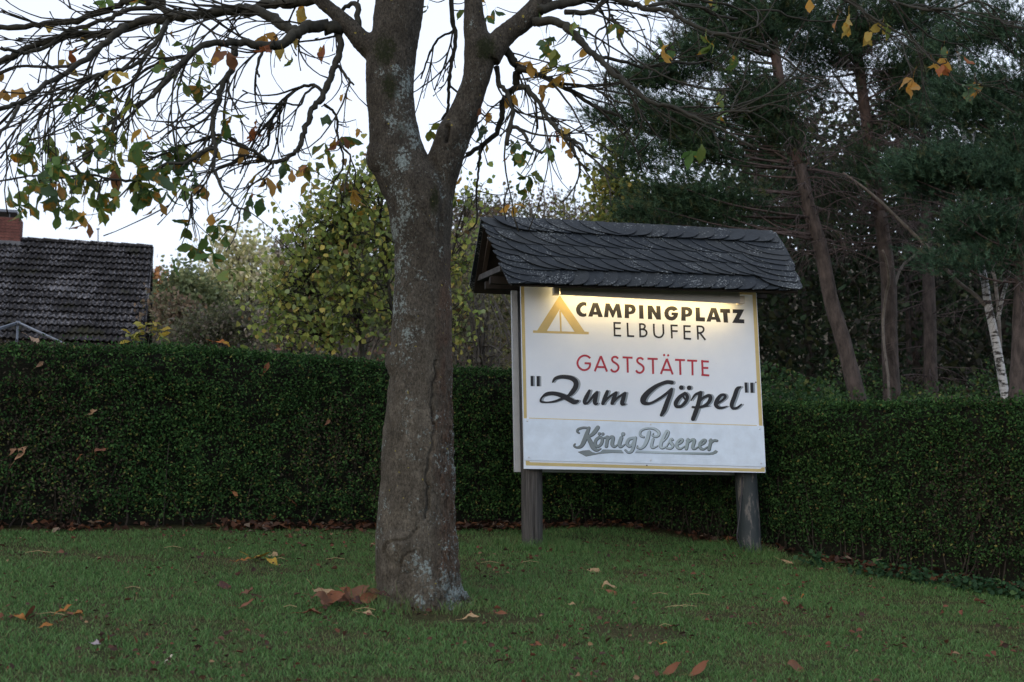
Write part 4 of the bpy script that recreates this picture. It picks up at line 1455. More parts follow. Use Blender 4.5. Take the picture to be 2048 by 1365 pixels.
    # "Zum Goepel" in brush script with a grey drop edge
    brush = {
        'Z': (ZA, [[(458, 172, 24), (490, 125, 42), (560, 100, 52), (640, 100, 58), (720, 118, 64), (773, 158, 70), (785, 208, 70), (765, 265, 70), (720, 325, 62), (670, 368, 40), (580, 408, 35), (480, 443, 30), (380, 456, 22), (305, 450, 30),
                    (288, 425, 28), (312, 380, 25), (370, 342, 50), (450, 330, 55), (540, 346, 60), (620, 378, 70), (700, 422, 70), (760, 452, 66), (808, 438, 40)]]),
        'u': (ZA, [[(972, 292, 36), (938, 365, 58), (905, 440, 56), (915, 474, 38), (960, 450, 28), (1030, 360, 38), (1078, 315, 40)], [(1078, 318, 44), (1056, 400, 60), (1047, 455, 58), (1062, 484, 34), (1088, 468, 18)]]),
        'm': (ZA, [[(1222, 305, 46), (1192, 385, 58), (1160, 472, 50)], [(1160, 474, 30), (1250, 380, 30), (1345, 320, 38)], [(1348, 320, 40), (1314, 400, 58), (1290, 470, 50)], [(1290, 472, 30), (1370, 390, 32), (1466, 328, 38)],
                   [(1472, 328, 40), (1447, 400, 58), (1430, 475, 56), (1470, 482, 20)]]),
        'G': (ZB, [[(515, 180, 58), (450, 172, 54), (370, 195, 50), (280, 240, 58), (180, 320, 74), (122, 395, 84), (118, 448, 78), (160, 474, 48), (230, 463, 35), (330, 410, 38), (430, 340, 38), (512, 268, 36)],
                   [(515, 272, 40), (490, 350, 58), (450, 450, 64), (410, 560, 66), (368, 635, 44)]]),
        'o': (ZB, [[(700, 330, 46), (625, 382, 54), (572, 460, 60), (582, 513, 48), (640, 512, 42), (700, 460, 48), (733, 390, 48), (715, 342, 44), (690, 338, 40)], [(672, 362, 30), (690, 400, 26), (706, 425, 16)]]),
        'p': (ZB, [[(785, 430, 18), (840, 352, 32), (905, 322, 44)], [(918, 322, 56), (900, 420, 58), (880, 500, 60), (850, 590, 64), (812, 690, 58)],
                   [(900, 450, 26), (960, 390, 38), (1036, 360, 46), (1056, 402, 56), (1020, 468, 48), (950, 512, 38), (870, 528, 36), (806, 522, 30)], [(950, 512, 34), (1040, 508, 10)]]),
        'e': (ZB, [[(1155, 468, 36), (1220, 430, 32), (1262, 382, 42), (1246, 350, 38), (1200, 360, 44), (1152, 420, 58), (1132, 488, 58), (1170, 532, 44), (1230, 530, 32), (1292, 510, 12)]]),
        'l': (ZB, [[(1480, 240, 24), (1430, 272, 56), (1392, 378, 60), (1354, 485, 58), (1372, 540, 40), (1430, 532, 34), (1488, 486, 22)]]),
    }
    for k, (z, sts) in brush.items():
        g1, g2 = Geo(), Geo()
        for i, s in enumerate(sts):
            ribbon(g1, z, s, .0005 + i * .0004, 27, 2, step=1e-5)
            ribbon(g2, z, s, .0032 + i * .0006, 0, 0, step=1e-5)
        if k == 'o':
            for x, y in ((648, 250), (758, 253)):
                dot(g1, z, x + 25, y + 2, 33, .0005)
                dot(g2, z, x, y, 33, .0032)
        o = g2.build('letter', M['black_print'], board)
        g1.build('letter_shadow', M['shadow_print'], board)
    for z, x0, y0, x1, y1, k in ((ZA, 148, 86, 185, 229, 1.5), (ZA, 232, 88, 275, 232, 1.5), (ZB, 1532, 178, 1570, 321, 8), (ZB, 1612, 180, 1655, 324, 5)):
        fill('quote_mark', z, [([(x0, y0), (x1, y0), (x1 + k, y1), (x0 + k, y1)],)], .0030, M['black_print'], board)
        fill('quote_mark_shadow', z, [([(x0 + 24, y0 + 1), (x1 + 22, y0 + 1), (x1 + 22 + k, y1 + 1), (x0 + 24 + k, y1 + 1)],)], .0008, M['shadow_print'], board)
    # ---- the lower plate with the brewery's script
    plate = slab('lower_plate', [zx(Z2, 94, 970), zx(Z2, 1776, 1025), zx(Z2, 1790, 1309), zx(Z2, 99, 1262)], .0015, .0065, M['panel_white_sky_tint'])
    w0 = .0072
    koenig = [
        [(962, 812, 40), (930, 900, 55), (890, 1005, 58), (850, 1068, 44), (790, 1084, 24), (754, 1060, 22), (766, 1036, 16)], [(955, 812, 24), (880, 808, 28), (812, 830, 30), (800, 862, 26), (826, 884, 14)],
        [(1085, 806, 54), (1040, 870, 54), (990, 915, 40), (930, 938, 30)], [(940, 930, 42), (980, 1000, 54), (1020, 1080, 58), (1070, 1122, 38), (1128, 1104, 14)],
        [(1110, 938, 38), (1062, 980, 42), (1050, 1038, 42), (1085, 1072, 34), (1130, 1040, 40), (1150, 980, 40), (1132, 942, 34), (1106, 940, 30)],
        [(1150, 955, 22), (1200, 945, 30), (1222, 945, 40), (1206, 1068, 42)], [(1212, 1000, 24), (1262, 940, 34), (1300, 950, 44), (1288, 1036, 48), (1318, 1074, 30), (1360, 1048, 18)],
        [(1416, 950, 48), (1390, 1036, 50), (1408, 1076, 32), (1460, 1046, 18)],
        [(1582, 952, 34), (1524, 970, 40), (1497, 1028, 42), (1530, 1068, 34), (1576, 1030, 28), (1604, 955, 28)], [(1612, 950, 40), (1590, 1056, 44), (1562, 1134, 40), (1512, 1154, 26), (1470, 1120, 20)],
    ]
    pils = [
        [(120, 940, 24), (76, 920, 24), (70, 870, 28), (110, 832, 28), (190, 815, 25), (270, 825, 28), (328, 870, 35), (325, 915, 35), (282, 935, 24), (242, 915, 20), (252, 892, 16)],
        [(196, 870, 44), (170, 968, 50), (130, 1056, 44), (80, 1098, 28), (32, 1088, 20), (30, 1062, 14)], [(250, 970, 34), (230, 1056, 36), (250, 1088, 28), (312, 1064, 16)],
        [(455, 858, 26), (470, 875, 22), (450, 935, 20), (396, 998, 18)], [(440, 856, 36), (390, 955, 42), (356, 1048, 44), (376, 1092, 30), (440, 1070, 18)],
        [(440, 1070, 16), (500, 968, 24), (530, 980, 18)], [(496, 968, 28), (500, 1018, 36), (528, 1058, 36), (500, 1096, 28), (442, 1094, 22)],
        [(580, 1048, 24), (640, 1020, 24), (664, 982, 30), (632, 972, 30), (587, 1020, 38), (587, 1078, 36), (632, 1102, 26), (690, 1070, 16)],
        [(720, 985, 20), (740, 978, 40), (716, 1100, 42)], [(730, 1030, 20), (790, 978, 32), (828, 990, 42), (806, 1076, 42), (832, 1104, 26), (880, 1078, 16)],
        [(902, 1056, 24), (962, 1028, 24), (986, 990, 30), (954, 980, 30), (909, 1028, 38), (909, 1086, 36), (954, 1110, 26), (1012, 1078, 16)],
        [(1040, 990, 20), (1060, 985, 40), (1034, 1112, 42)], [(1046, 1040, 20), (1100, 988, 32), (1146, 990, 26)],
    ]
    gd, gs = Geo(), Geo()
    for i, (z, s) in enumerate([(ZA, s) for s in koenig] + [(ZB, s) for s in pils]):
        ribbon(gd, z, s, w0 + .0001 * i, 4, 5, 9, step=8e-6)
        ribbon(gs, z, s, w0 + .0030 + .0001 * i, 0, 0, -3, step=8e-6)
    for x, y, r in ((1108, 893, 21), (1156, 896, 21), (1440, 898, 27)):
        dot(gd, ZA, x + 4, y + 5, r + 4, w0)
        dot(gs, ZA, x, y, r - 1, w0 + .003)
    u1 = [(808, 1150), (880, 1130), (970, 1123), (1010, 1152), (1060, 1166), (1125, 1150), (1160, 1115), (1420, 1122), (1450, 1165), (1280, 1160), (1120, 1172), (920, 1210)]
    u2 = [(0, 1160), (25, 1128), (500, 1150), (1040, 1160), (1090, 1150), (1125, 1122), (1158, 1140), (1140, 1165), (1090, 1185), (1030, 1190), (500, 1175)]
    for z, u in ((ZA, u1), (ZB, u2)):
        for gg, w, dd in ((gd, w0, 4), (gs, w0 + .003, 0)):
            ring = [board_st(*zx(z, x + dd, y + dd * 1.2), w) for x, y in u]
            tri = tessellate_polygon([[Vector((s * BW, t * BH, 0)) for s, t in ring]])
            gg.add([L(s, t, w) for s, t in ring], [tuple(t) for t in tri])
    gd.build('script_outline', M['dark_print'], plate)
    gs.build('script', M['silver'], plate)
    for x, y in ((122, 988), (985, 1012), (1750, 1043), (132, 1243), (985, 1264), (1760, 1285)):
        g = Geo()
        for w, r in ((.0066, 7), (.0095, 6), (.011, 3)):
            dot(g, Z2, x, y, r, w)
        for i in range(2):
            for k in range(14):
                g.f.append((i * 14 + k, i * 14 + (k + 1) % 14, (i + 1) * 14 + (k + 1) % 14, (i + 1) * 14 + k))
        g.build('rivet', M['rivet'], plate)
    for x, y in ((958, 1300), (1721, 718)):
        g = Geo()
        for w, r in ((.0002, 5), (.006, 5)):
            dot(g, Z2, x, y, r, w)
        for k in range(14):
            g.f.append((k, (k + 1) % 14, 14 + (k + 1) % 14, 14 + k))
        g.build('bolt', M['bolt'], SIGN)
    # cable down the far post
    pts = smooth_path([tuple(at(x, y, POST_R.y - 0.10)) for x, y in ((1484, 955), (1482, 1000), (1478, 1040), (1474, 1075), (1482, 1095), (1492, 1112))], 4)
    g = Geo()
    g.tube([Vector(p) for p in pts], 0.006, 6)
    g.build('cable', M['bolt'], SIGN, True)


make_board()


def make_sign_roof():
    w_ridge, w_front, w_back = -0.17, 0.40, -0.80
    rl, rr = board_st(962, 439, w_ridge), board_st(1549, 470, w_ridge)
    el, er = board_st(1018, 571, w_front), board_st(1604, 586, w_front)
    bl = board_st(940, 586, w_back)
    RL, RR, EL, ER = L(*rl, w_ridge), L(*rr, w_ridge), L(*el, w_front), L(*er, w_front)
    BLp = L(*bl, w_back)
    BRp = BLp + (RR - RL) * .955
    ROOF = empty('roof', RL - world_loc(SIGN))
    ROOF.parent = SIGN

    def S(u, v, h=0.0):
        """Front slope: u along 0..1, v down 0..1, h above it."""
        a = RL + (RR - RL) * u
        b = EL + (ER - EL) * u
        return a + (b - a) * v + NF * h
    NF = (EL - RL).cross(RR - RL).normalized()
    NF = NF if NF.y < 0 else -NF
    NB = (BLp - RL).cross(RR - RL).normalized()
    NB = NB if NB.z > 0 else -NB
    # boarding under the slates, both slopes
    for a, b, c, d, nn in ((RL, RR, ER, EL, NF), (RL, RR, BRp, BLp, NB)):
        ins = 0.03
        g = Geo()
        u = (b - a).normalized()
        q = [a + u * ins, b - u * ins, c - u * ins - (c - b) * .02, d + u * ins - (d - a) * .02]
        g.box8([p - nn * .006 for p in q] + [p - nn * .026 for p in q])
        g.build('roof_boarding', M['dark_wood'], ROOF)
    # back slope's slating, seen edge-on: rounded lower corner
    g = Geo()
    ux, dn = (BRp - BLp), (BLp - RL)
    ring = [RL, RL + dn * .9 - ux.normalized() * .015, RL + dn * .96 + ux * .005, RL + dn + ux * .02, RR + dn, RR]
    n = len(ring)
    g.add([p + NB * .02 for p in ring] + [p - NB * .004 for p in ring], [tuple(range(n)), tuple(range(2 * n - 1, n - 1, -1))] + [(i, (i + 1) % n, n + (i + 1) % n, n + i) for i in range(n)])
    g.build('rear_slating', M['slate'], ROOF)
    # rafters, tie beam and gable inside the near end
    def bar(name, p, q, r, mat):
        g = Geo()
        d = (q - p).normalized()
        a = d.cross(UW).normalized() * r
        b = UW * (r * .6)
        g.box8([p - a - b, p + a - b, p + a + b, p - a + b, q - a - b, q + a - b, q + a + b, q - a + b])
        g.build(name, mat, ROOF)
    for s in (0.035, 0.5, 0.955):
        r0 = RL + (RR - RL) * s
        bar('rafter', r0 - Vector((0, 0, .07)), BLp + (RR - RL) * s + Vector((0, 0, .075)) + WW * .05, .032, M['brown_wood'])
        bar('rafter', r0 - Vector((0, 0, .075)), EL + (ER - EL) * s + Vector((0, 0, .055)) - WW * .06, .028, M['dark_wood'])
    t0 = BP(958, 557, -0.66)
    t1 = BP(1004, 537, 0.12)
    bar('tie_beam', t0, t1, .026, M['grey_wood'])
    for s in (0.5, 0.93):
        bar('tie_beam', t0 + (RR - RL) * s, t1 + (RR - RL) * s, .026, M['dark_wood'])
    # purlins carrying the roof on the posts
    for w, t in ((-0.30, 1.0), (-0.05, 1.0)):
        g = Geo()
        g.box8([L(-.12, t + .005, w + .03), L(1.1, t + .005, w + .03), L(1.1, t + .045, w + .03), L(-.12, t + .045, w + .03), L(-.12, t + .005, w - .03), L(1.1, t + .005, w - .03), L(1.1, t + .045, w - .03), L(-.12, t + .045, w - .03)])
        g.build('purlin', M['dark_wood'], ROOF)

    # ---- slates. Each is a thin plate with one rounded lower corner, one side lifted over its neighbour
    def slate(u0, u1, v0, v1, side, lift_l, lift_r, base, rx=0.75, ry=0.95, skew=0.0, thick=0.006):
        """side -1: lower left corner rounded, +1: lower right, 0: both a little."""
        out = []
        jitter = random.uniform(-.006, .006)
        v1 = v1 + jitter
        def pt(a, b, h):
            u = u0 + (u1 - u0) * a
            v = v0 + (v1 - v0) * b
            hh = base + 0.015 * b + (lift_l * (1 - a) + lift_r * a) * (0.50 + 0.50 * b)
            return S(u, v, hh + h)
        prof = []
        rl_x = rx if side != 0 else .80
        if side <= 0:
            prof.append((0, 0.0))
            for k in range(9):
                t = k / 8 * math.pi / 2
                prof.append((rl_x * (1 - math.cos(t)), 1 - ry + ry * math.sin(t)))
        else:
            prof += [(0, 0), (0, 1)]
        if side >= 0:
            r2x, r2y = (rx, ry) if side > 0 else (.16, .4)
            for k in range(9):
                t = k / 8 * math.pi / 2
                prof.append((1 - r2x + r2x * math.sin(t), 1 - r2y + r2y * math.cos(t)))
            prof.append((1, 0))
        else:
            prof += [(1, 1), (1, 0)]
        cl = []
        for p in prof:
            if not cl or abs(p[0] - cl[-1][0]) + abs(p[1] - cl[-1][1]) > 1e-4:
                cl.append(p)
        n = len(cl)
        g = Geo()
        g.add([pt(a, b, thick) for a, b in cl] + [pt(a, b, 0) for a, b in cl], [tuple(range(n)), tuple(range(2 * n - 1, n - 1, -1))] + [(i, n + i, n + (i + 1) % n, (i + 1) % n) for i in range(n)])
        g.build('slate', M['slate'], ROOF)
    edges = [0.0, 0.20, 0.42, 0.60, 0.785, 1.0]                 # lower edges of the courses
    pitch = 0.0535
    # eave course: left over right, rounded lower right
    nE = 20
    for i in range(nE):
        u = 0.02 + (0.98 - 0.02) * i / nE
        last = i == nE - 1
        u1 = u + pitch * 1.25 if not last else 1.0
        slate(u - pitch * .3 if i else -0.002, min(u1, 1.0) + random.uniform(-.004, .004), 0.74, 1.0, 1, .0, .018, .002, .66, .80, 0, .010)
    # three middle courses: right over left, rounded lower left, long sweeping edge
    for c, (v0, v1) in enumerate(((0.16, 0.42), (0.36, 0.60), (0.55, 0.785))):
        k = 0
        u = 0.055 + 0.02 * c
        while u < 0.93:
            du = pitch * random.uniform(.92, 1.08)
            slate(u - pitch * 0.55, u + pitch * 1.75, v0, v1, -1, .022, 0.0, .010, .86, .98, 0, .010)
            u += du
    # ridge course
    u = 0.06
    while u < 0.40:
        slate(u - pitch * .4, u + pitch * 1.9, -0.012, 0.215, -1, .022, 0, .022, .86, .98, 0, .010)
        u += pitch * 1.05
    us = []
    while u < 0.97:
        us.append(u)
        u += pitch
    for u in reversed(us):
        slate(u - pitch * .6, min(u + pitch * 1.0, 1.0), -0.012, 0.215, 1, .0, .020, .024, .62, .7, 0, .010)
    # verges: larger stacked slates at both ends, two per course
    left = [(-.012, .20), (.10, .32), (.2, .43), (.31, .52), (.42, .61), (.51, .70), (.60, .80), (.7, .885), (.78, 1.0)]
    for i, (v0, v1) in enumerate(left):
        slate(-.004 - .004 * (i % 2), .17 - .03 * (i % 2), v0, v1, -1, .012, .0, .004 + .0004 * i, .62, .9, 0, .009)
    for i, (v0, v1) in enumerate(left):
        slate(.865 - .03 * (i % 2), 1.004 + .004 * (i % 2), v0, v1, 0, .022, .004, .012 + .0004 * i, .35, .95, 0, .009)
    # rear ridge capping
    # ---- lamp under the eave
    LAMPO = empty('lamp', L(.5, .97, .15) - world_loc(SIGN))
    LAMPO.parent = SIGN
    wl_ = 0.20
    x0, x1 = 1120, 1480
    sl, sr = board_st(x0, 577, wl_), board_st(x1, 596, wl_)
    sl2, sr2 = board_st(x0, 590, wl_), board_st(x1, 608, wl_)
    def Lt(s, t, w):
        return L(s, t, w)
    g = Geo()   # face plate of the housing
    g.box8([Lt(*sl, wl_), Lt(*sr, wl_), Lt(*sr2, wl_), Lt(*sl2, wl_), Lt(*sl, wl_ - .004), Lt(*sr, wl_ - .004), Lt(*sr2, wl_ - .004), Lt(*sl2, wl_ - .004)])
    hx = .035
    g.box8([Lt(sl[0], sl[1] + hx, wl_ - .002), Lt(sr[0], sr[1] + hx, wl_ - .002), Lt(*sr, wl_ - .002), Lt(*sl, wl_ - .002),
            Lt(sl[0], sl[1] + hx, wl_ - .10), Lt(sr[0], sr[1] + hx, wl_ - .10), Lt(sr[0], sr[1], wl_ - .10), Lt(sl[0], sl[1], wl_ - .10)])
    g.build('housing', M['lamp_grey'], LAMPO)
    for (s, t), sg in ((sl2, -1), (sr2, 1)):
        g = Geo()
        a, b = s - (.022 if sg < 0 else 0), s + (0 if sg < 0 else .022)
        g.box8([Lt(a, t + .004, wl_ - .006), Lt(b, t + .004, wl_ - .006), Lt(b, t + .045, wl_ - .006), Lt(a, t + .045, wl_ - .006),
                Lt(a, t + .004, wl_ - .085), Lt(b, t + .004, wl_ - .085), Lt(b, t + .045, wl_ - .085), Lt(a, t + .045, wl_ - .085)])
        g.build('end_cap', M['lamp_cap'], LAMPO)
    g = Geo()
    p0 = Lt(sl2[0] + .006, sl2[1] + .017, wl_ - .055)
    p1 = Lt(sr2[0] - .006, sr2[1] + .017, wl_ - .055)
    g.tube([p0, p0.lerp(p1, .5), p1], .0125, 10)
    g.build('light_tube', M['tube'], LAMPO, True)
    for s in (.33, .62, .9):
        g = Geo()
        p = BP(1120 + 360 * s, 577 + 17 * s, wl_ + .006)
        g.box8([p + UW * a + VW * b + WW * c for c in (0, -.03) for a, b in ((-.012, -.012), (.012, -.012), (.012, .02), (-.012, .02))])
        g.build('bracket', M['lamp_grey'], LAMPO)


make_sign_roof()


# ================================================================== HOUSE
def make_house():
    d0 = 30.0
    m, nt, b = mat_new('roof_tile')
    oi = nt.nodes.new('ShaderNodeObjectInfo')
    geo = nt.nodes.new('ShaderNodeNewGeometry')
    n1 = nt.nodes.new('ShaderNodeTexNoise'); n1.inputs['Scale'].default_value = 17; n1.inputs['Detail'].default_value = 4
    n2 = nt.nodes.new('ShaderNodeTexNoise'); n2.inputs['Scale'].default_value = 1.1; n2.inputs['Detail'].default_value = 3
    nt.links.new(geo.outputs['Position'], n1.inputs['Vector']); nt.links.new(geo.outputs['Position'], n2.inputs['Vector'])
    r = ramp(nt, [(0.3, (0.014, 0.013, 0.014)), (0.6, (0.04, 0.038, 0.04))])
    nt.links.new(n1.outputs[0], r.inputs[0])
    ad = nt.nodes.new('ShaderNodeMath'); ad.operation = 'MULTIPLY_ADD'; ad.inputs[1].default_value = 0.7
    nt.links.new(n2.outputs[0], ad.inputs[0]); nt.links.new(n1.outputs[0], ad.inputs[2])
    lr = ramp(nt, [(0.90, 0), (1.0, 1)])
    nt.links.new(ad.outputs[0], lr.inputs[0])
    c = mix(nt, lr.outputs[0], r.outputs[0], (0.17, 0.165, 0.175))
    mr = ramp(nt, [(0.28, 1), (0.4, 0)])
    nt.links.new(n2.outputs[0], mr.inputs[0])
    c = mix(nt, mr.outputs[0], c, (0.035, 0.035, 0.018))
    rr = ramp(nt, [(0.0, 0.75), (1.0, 1.2)])
    nt.links.new(oi.outputs['Random'], rr.inputs[0])
    c = mix(nt, 1.0, c, rr.outputs[0], 'MULTIPLY')
    nt.links.new(c, b.inputs['Base Color'])
    b.inputs['Roughness'].default_value = 0.9
    b.inputs['Specular IOR Level'].default_value = 0.08
    M['tile'] = m
    M['flash'] = mat_noise('flashing', (0.10, 0.105, 0.12), (0.17, 0.175, 0.19), 3)
    M['brick'] = mat_noise('brick', (0.07, 0.028, 0.025), (0.19, 0.075, 0.062), 7, bump_s=0.2)
    M['mortar'] = mat_noise('mortar', (0.10, 0.06, 0.055), (0.16, 0.11, 0.10), 9)
    M['render'] = mat_noise('house_render', (0.40, 0.38, 0.35), (0.5, 0.48, 0.44), 3)
    M['steel'] = mat_plain('steel', (0.15, 0.17, 0.21), 0.45, 0.3)
    yaw = math.radians(16)
    rd = Vector((math.cos(yaw), math.sin(yaw), 0))
    sd = Vector((math.sin(yaw), -math.cos(yaw), 0))
    pitch = math.radians(39)
    dn = sd * math.cos(pitch) - Vector((0, 0, math.sin(pitch)))
    nn = sd * math.sin(pitch) + Vector((0, 0, math.cos(pitch)))
    R1 = at(304, 497, d0 + 0.9)
    e = empty('house', (R1.x - 3, R1.y + 1, ground_z(-10, 30)), 'house with a dark weathered pan-tile roof and red brick chimney above the hedge', 'house')
    roof = empty('roof', R1 - world_loc(e)); roof.parent = e
    tw, th = 0.272, 0.335
    RWS, CLS = 15, 17
    # one tile: two waves across, lower edge raised over the next course
    xs = [0, .06, .12, .2, .28, .36, .44, .5, .56, .62, .7, .78, .86, .94, 1.0]
    prof = [(x, 0.034 * max(-0.25, math.sin(2 * math.pi * (x * 2 - .08))) ) for x in xs]
    k = len(xs)
    tv = []
    for lay in (0.0, -0.014):
        for (t, up) in ((0.0, 0.0), (1.10, 0.065)):
            for (x, h) in prof:
                tv.append((x * tw, t * th, h + up + lay))
    conv = lambda p: rd * -p[0] + dn * p[1] + nn * p[2]
    verts = [tuple(conv(p)) for p in tv]
    faces = [(i, i + 1, k + i + 1, k + i) for i in range(k - 1)] + [(k + i, k + i + 1, 3 * k + i + 1, 3 * k + i) for i in range(k - 1)] + [(2 * k + i + 1, 2 * k + i, 3 * k + i, 3 * k + i + 1) for i in range(k - 1)]
    tm = bpy.data.meshes.new('roof_tile')
    tm.from_pydata(verts, [], faces)
    tm.materials.append(M['tile'])
    for r_ in range(RWS):
        for c_ in range(CLS):
            o = bpy.data.objects.new('roof_tile', tm)
            p = R1 + rd * (-c_ * tw) + dn * (0.10 + r_ * th) + nn * (0.03 + random.uniform(-.004, .004))
            o.location = p - R1
            o.rotation_euler = (0, 0, random.uniform(-.006, .006))
            link(o, roof)
    # ridge tiles
    for i in range(11):
        g = Geo()
        p = R1 + rd * (-i * 0.40) + nn * 0.0
        ring = []
        for (x, rr_) in ((0.02, .10), (-0.41, .115)):
            for q in range(9):
                a = math.pi * q / 8
                ring.append(p + rd * x + sd * (math.cos(a) * rr_) + Vector((0, 0, math.sin(a) * rr_ * .95 + (.012 if x < 0 else 0))))
        g.add(ring, [(q, q + 1, 9 + q + 1, 9 + q) for q in range(8)] + [tuple(range(9)), tuple(range(17, 8, -1))])
        g.build('ridge_tile', M['tile'], roof)
    # deck, verge board, rear slope and body of the house
    LEN = 7.2
    Hs = RWS * th + .15
    dnb = Vector((-dn.x, -dn.y, dn.z))
    g = Geo()
    a0, a1 = R1 + rd * .03, R1 - rd * LEN
    q = [a0, a1, a1 + dn * Hs, a0 + dn * Hs]
    g.box8([p - nn * .02 for p in q] + [p - nn * .14 for p in q])
    nb = Vector((-nn.x, -nn.y, nn.z))
    q = [a0, a1, a1 + dnb * Hs, a0 + dnb * Hs]
    g.box8([p + nb * .03 for p in q] + [p - nb * .14 for p in q])
    g.build('roof_slope', M['tile'], roof)
    g = Geo()
    q = [R1 + rd * .045, R1 + rd * .02, R1 + rd * .02 + dn * Hs, R1 + rd * .045 + dn * Hs]
    g.box8([p + nn * .05 for p in q] + [p - nn * .15 for p in q])
    g.build('verge_board', M['tile'], roof)
    f0, f1 = a0 + dn * (Hs - .5) - rd * .3, a1 + dn * (Hs - .5)
    b0, b1 = a0 + dnb * (Hs - .5) - rd * .3, a1 + dnb * (Hs - .5)
    g = Geo()
    dz = lambda p: Vector((p.x, p.y, ground_z(p.x, p.y) - .2))
    low = Vector((0, 0, -.2))
    g.box8([dz(f0), dz(f1), dz(b1), dz(b0), f0 + low, f1 + low, b1 + low, b0 + low])
    top = R1 - rd * .3 - Vector((0, 0, .25))
    g.add([f0 + low, b0 + low, top], [(0, 1, 2)])
    g.build('wall', M['render'], e)
    # hooded vent tiles
    for px, py in ((258, 510), (58, 502)):
        t = None
        ry = ray(px, py)
        t = (R1 - EYE).dot(nn) / ry.dot(nn)
        p = EYE + ry * t + nn * .05
        g = Geo()
        g.add([p + dn * .0 - nn * .02, p + dn * .17 + rd * .10, p + dn * .17 - rd * .10, p + dn * .17 + nn * .12], [(0, 1, 3), (0, 3, 2), (0, 2, 1)])
        g.build('roof_vent', M['tile'], roof)
    # aerial
    ap = at(196, 490, d0 + .5)
    g = Geo()
    g.tube([ap, at(196, 458, d0 + .5)], .018, 5)
    g.tube([at(193, 459, d0 + .5), at(199, 458, d0 + .5)], .022, 5)
    g.build('roof_pin', M['steel'], roof)
    # chimney: brick stack, flashing, cap plate on legs
    ch = empty('chimney', at(0, 480, d0 - .1) - world_loc(roof)); ch.parent = roof
    c0 = at(38, 498, d0 - 0.35)           # lower front right corner
    wdt, dep, hgt = 0.92, 0.5, 0.82
    hb = 0.068
    base_z = at(38, 483, d0 - .35).z
    body = Geo()
    bk = sd * -1
    def cbox(g, x0, x1, y0, y1, z0, z1):
        pts = [Vector((c0.x, c0.y, z)) - rd * x + bk * y for z in (z0, z1) for x, y in ((x0, y0), (x1, y0), (x1, y1), (x0, y1))]
        g.box8(pts)
    cbox(body, .012, wdt - .012, .012, dep, base_z - .75, base_z + hgt * .78)
    body.build('chimney_core', M['mortar'], ch)
    bm1, bm2 = None, None
    rows_ = int(hgt * .8 / (hb + .012))
    for r_ in range(rows_):
        z0 = base_z + r_ * (hb + .012)
        xoff = 0 if r_ % 2 == 0 else 0.12
        x = 0.0
        while x < wdt - .02:
            ln = (0.235 if not (x == 0 and r_ % 2) else 0.112)
            g = Geo()
            jt = random.uniform(-.004, .004)
            shr = .05 * max(0, (r_ - rows_ + 3)) / 3
            cbox(g, x + shr * (x < .1), min(x + ln, wdt), jt, .11, z0, z0 + hb)
            g.build('brick', M['brick'], ch)
            x += ln + .012
        y = .122
        while y < dep - .05:
            g = Geo()
            cbox(g, .0, .11, y, min(y + .235, dep), z0, z0 + hb)
            g.build('brick', M['brick'], ch)
            y += .247
    g = Geo()
    cbox(g, -.03, wdt, -.03, dep, base_z - .72, base_z - .003)
    g.build('chimney_flashing', M['flash'], ch)
    g = Geo()
    zt = base_z + rows_ * (hb + .012)
    zc = at(10, 427, d0 - .35).z
    cbox(g, .10, wdt + .15, -.06, dep + .06, zc, zc + .07)
    for x, y in ((.28, .06), (wdt - .1, .06), (.28, dep - .08), (wdt - .1, dep - .08)):
        cbox(g, x, x + .02, y, y + .02, zt - .05, zc + .002)
    g.build('chimney_cap', M['steel'], ch)


make_house()


# ------------------------------------------------------------------ grey tube frame behind the hedge
def make_frame():
    d = 11.6
    top = at(36, 645, d)
    e = empty('pavilion_frame', (top.x, top.y, ground_z(top.x, top.y)), 'grey metal tube frame with a pointed top showing just above the hedge', 'pavilion frame')
    def rail(p, q, r=.011):
        g = Geo()
        g.tube([p, q], r, 8)
        g.build('rail', M['steel'], e, True)
    g = Geo()
    g.tube([top, Vector((top.x, top.y, ground_z(top.x, top.y) - .05))], .012, 8)
    g.build('post', M['steel'], e, True)
    rail(top, at(130, 688, d - .55))
    rail(at(40, 648, d + .05), at(134, 692, d - .1))
    rail(top, at(-70, 678, d - .5))
    rail(at(34, 648, d + .05), at(-74, 684, d - .1))
    g = Geo()
    g.tube([top + Vector((0, 0, .012)), top - Vector((0, 0, .03))], .022, 10)
    g.build('hub', M['steel'], e, True)


make_frame()

# ================================================================== TREES BEHIND
def heart_mesh(seed):
    rnd = random.Random(seed)
    out = [(0, .02), (-.06, .22), (-.02, .40), (.12, .52), (.32, .54), (.55, .42), (.78, .22), (1.0, .0)]
    v = []
    cu = rnd.uniform(-.35, .35)
    for x, w in out:
        z = -cu * x * x
        v += [(x - .1, -w, z + w * rnd.uniform(.1, .35)), (x - .1, 0, z), (x - .1, w, z + w * rnd.uniform(.1, .35))]
    f = []
    for i in range(len(out) - 1):
        a = i * 3
        f += [(a, a + 3, a + 4, a + 1), (a + 1, a + 4, a + 5, a + 2)]
    me = bpy.data.meshes.new('leaf')
    me.from_pydata(v, [], f)
    me.polygons.foreach_set('use_smooth', np.ones(len(f), dtype=bool))
    me.materials.append(M['heart_leaf'])
    return me


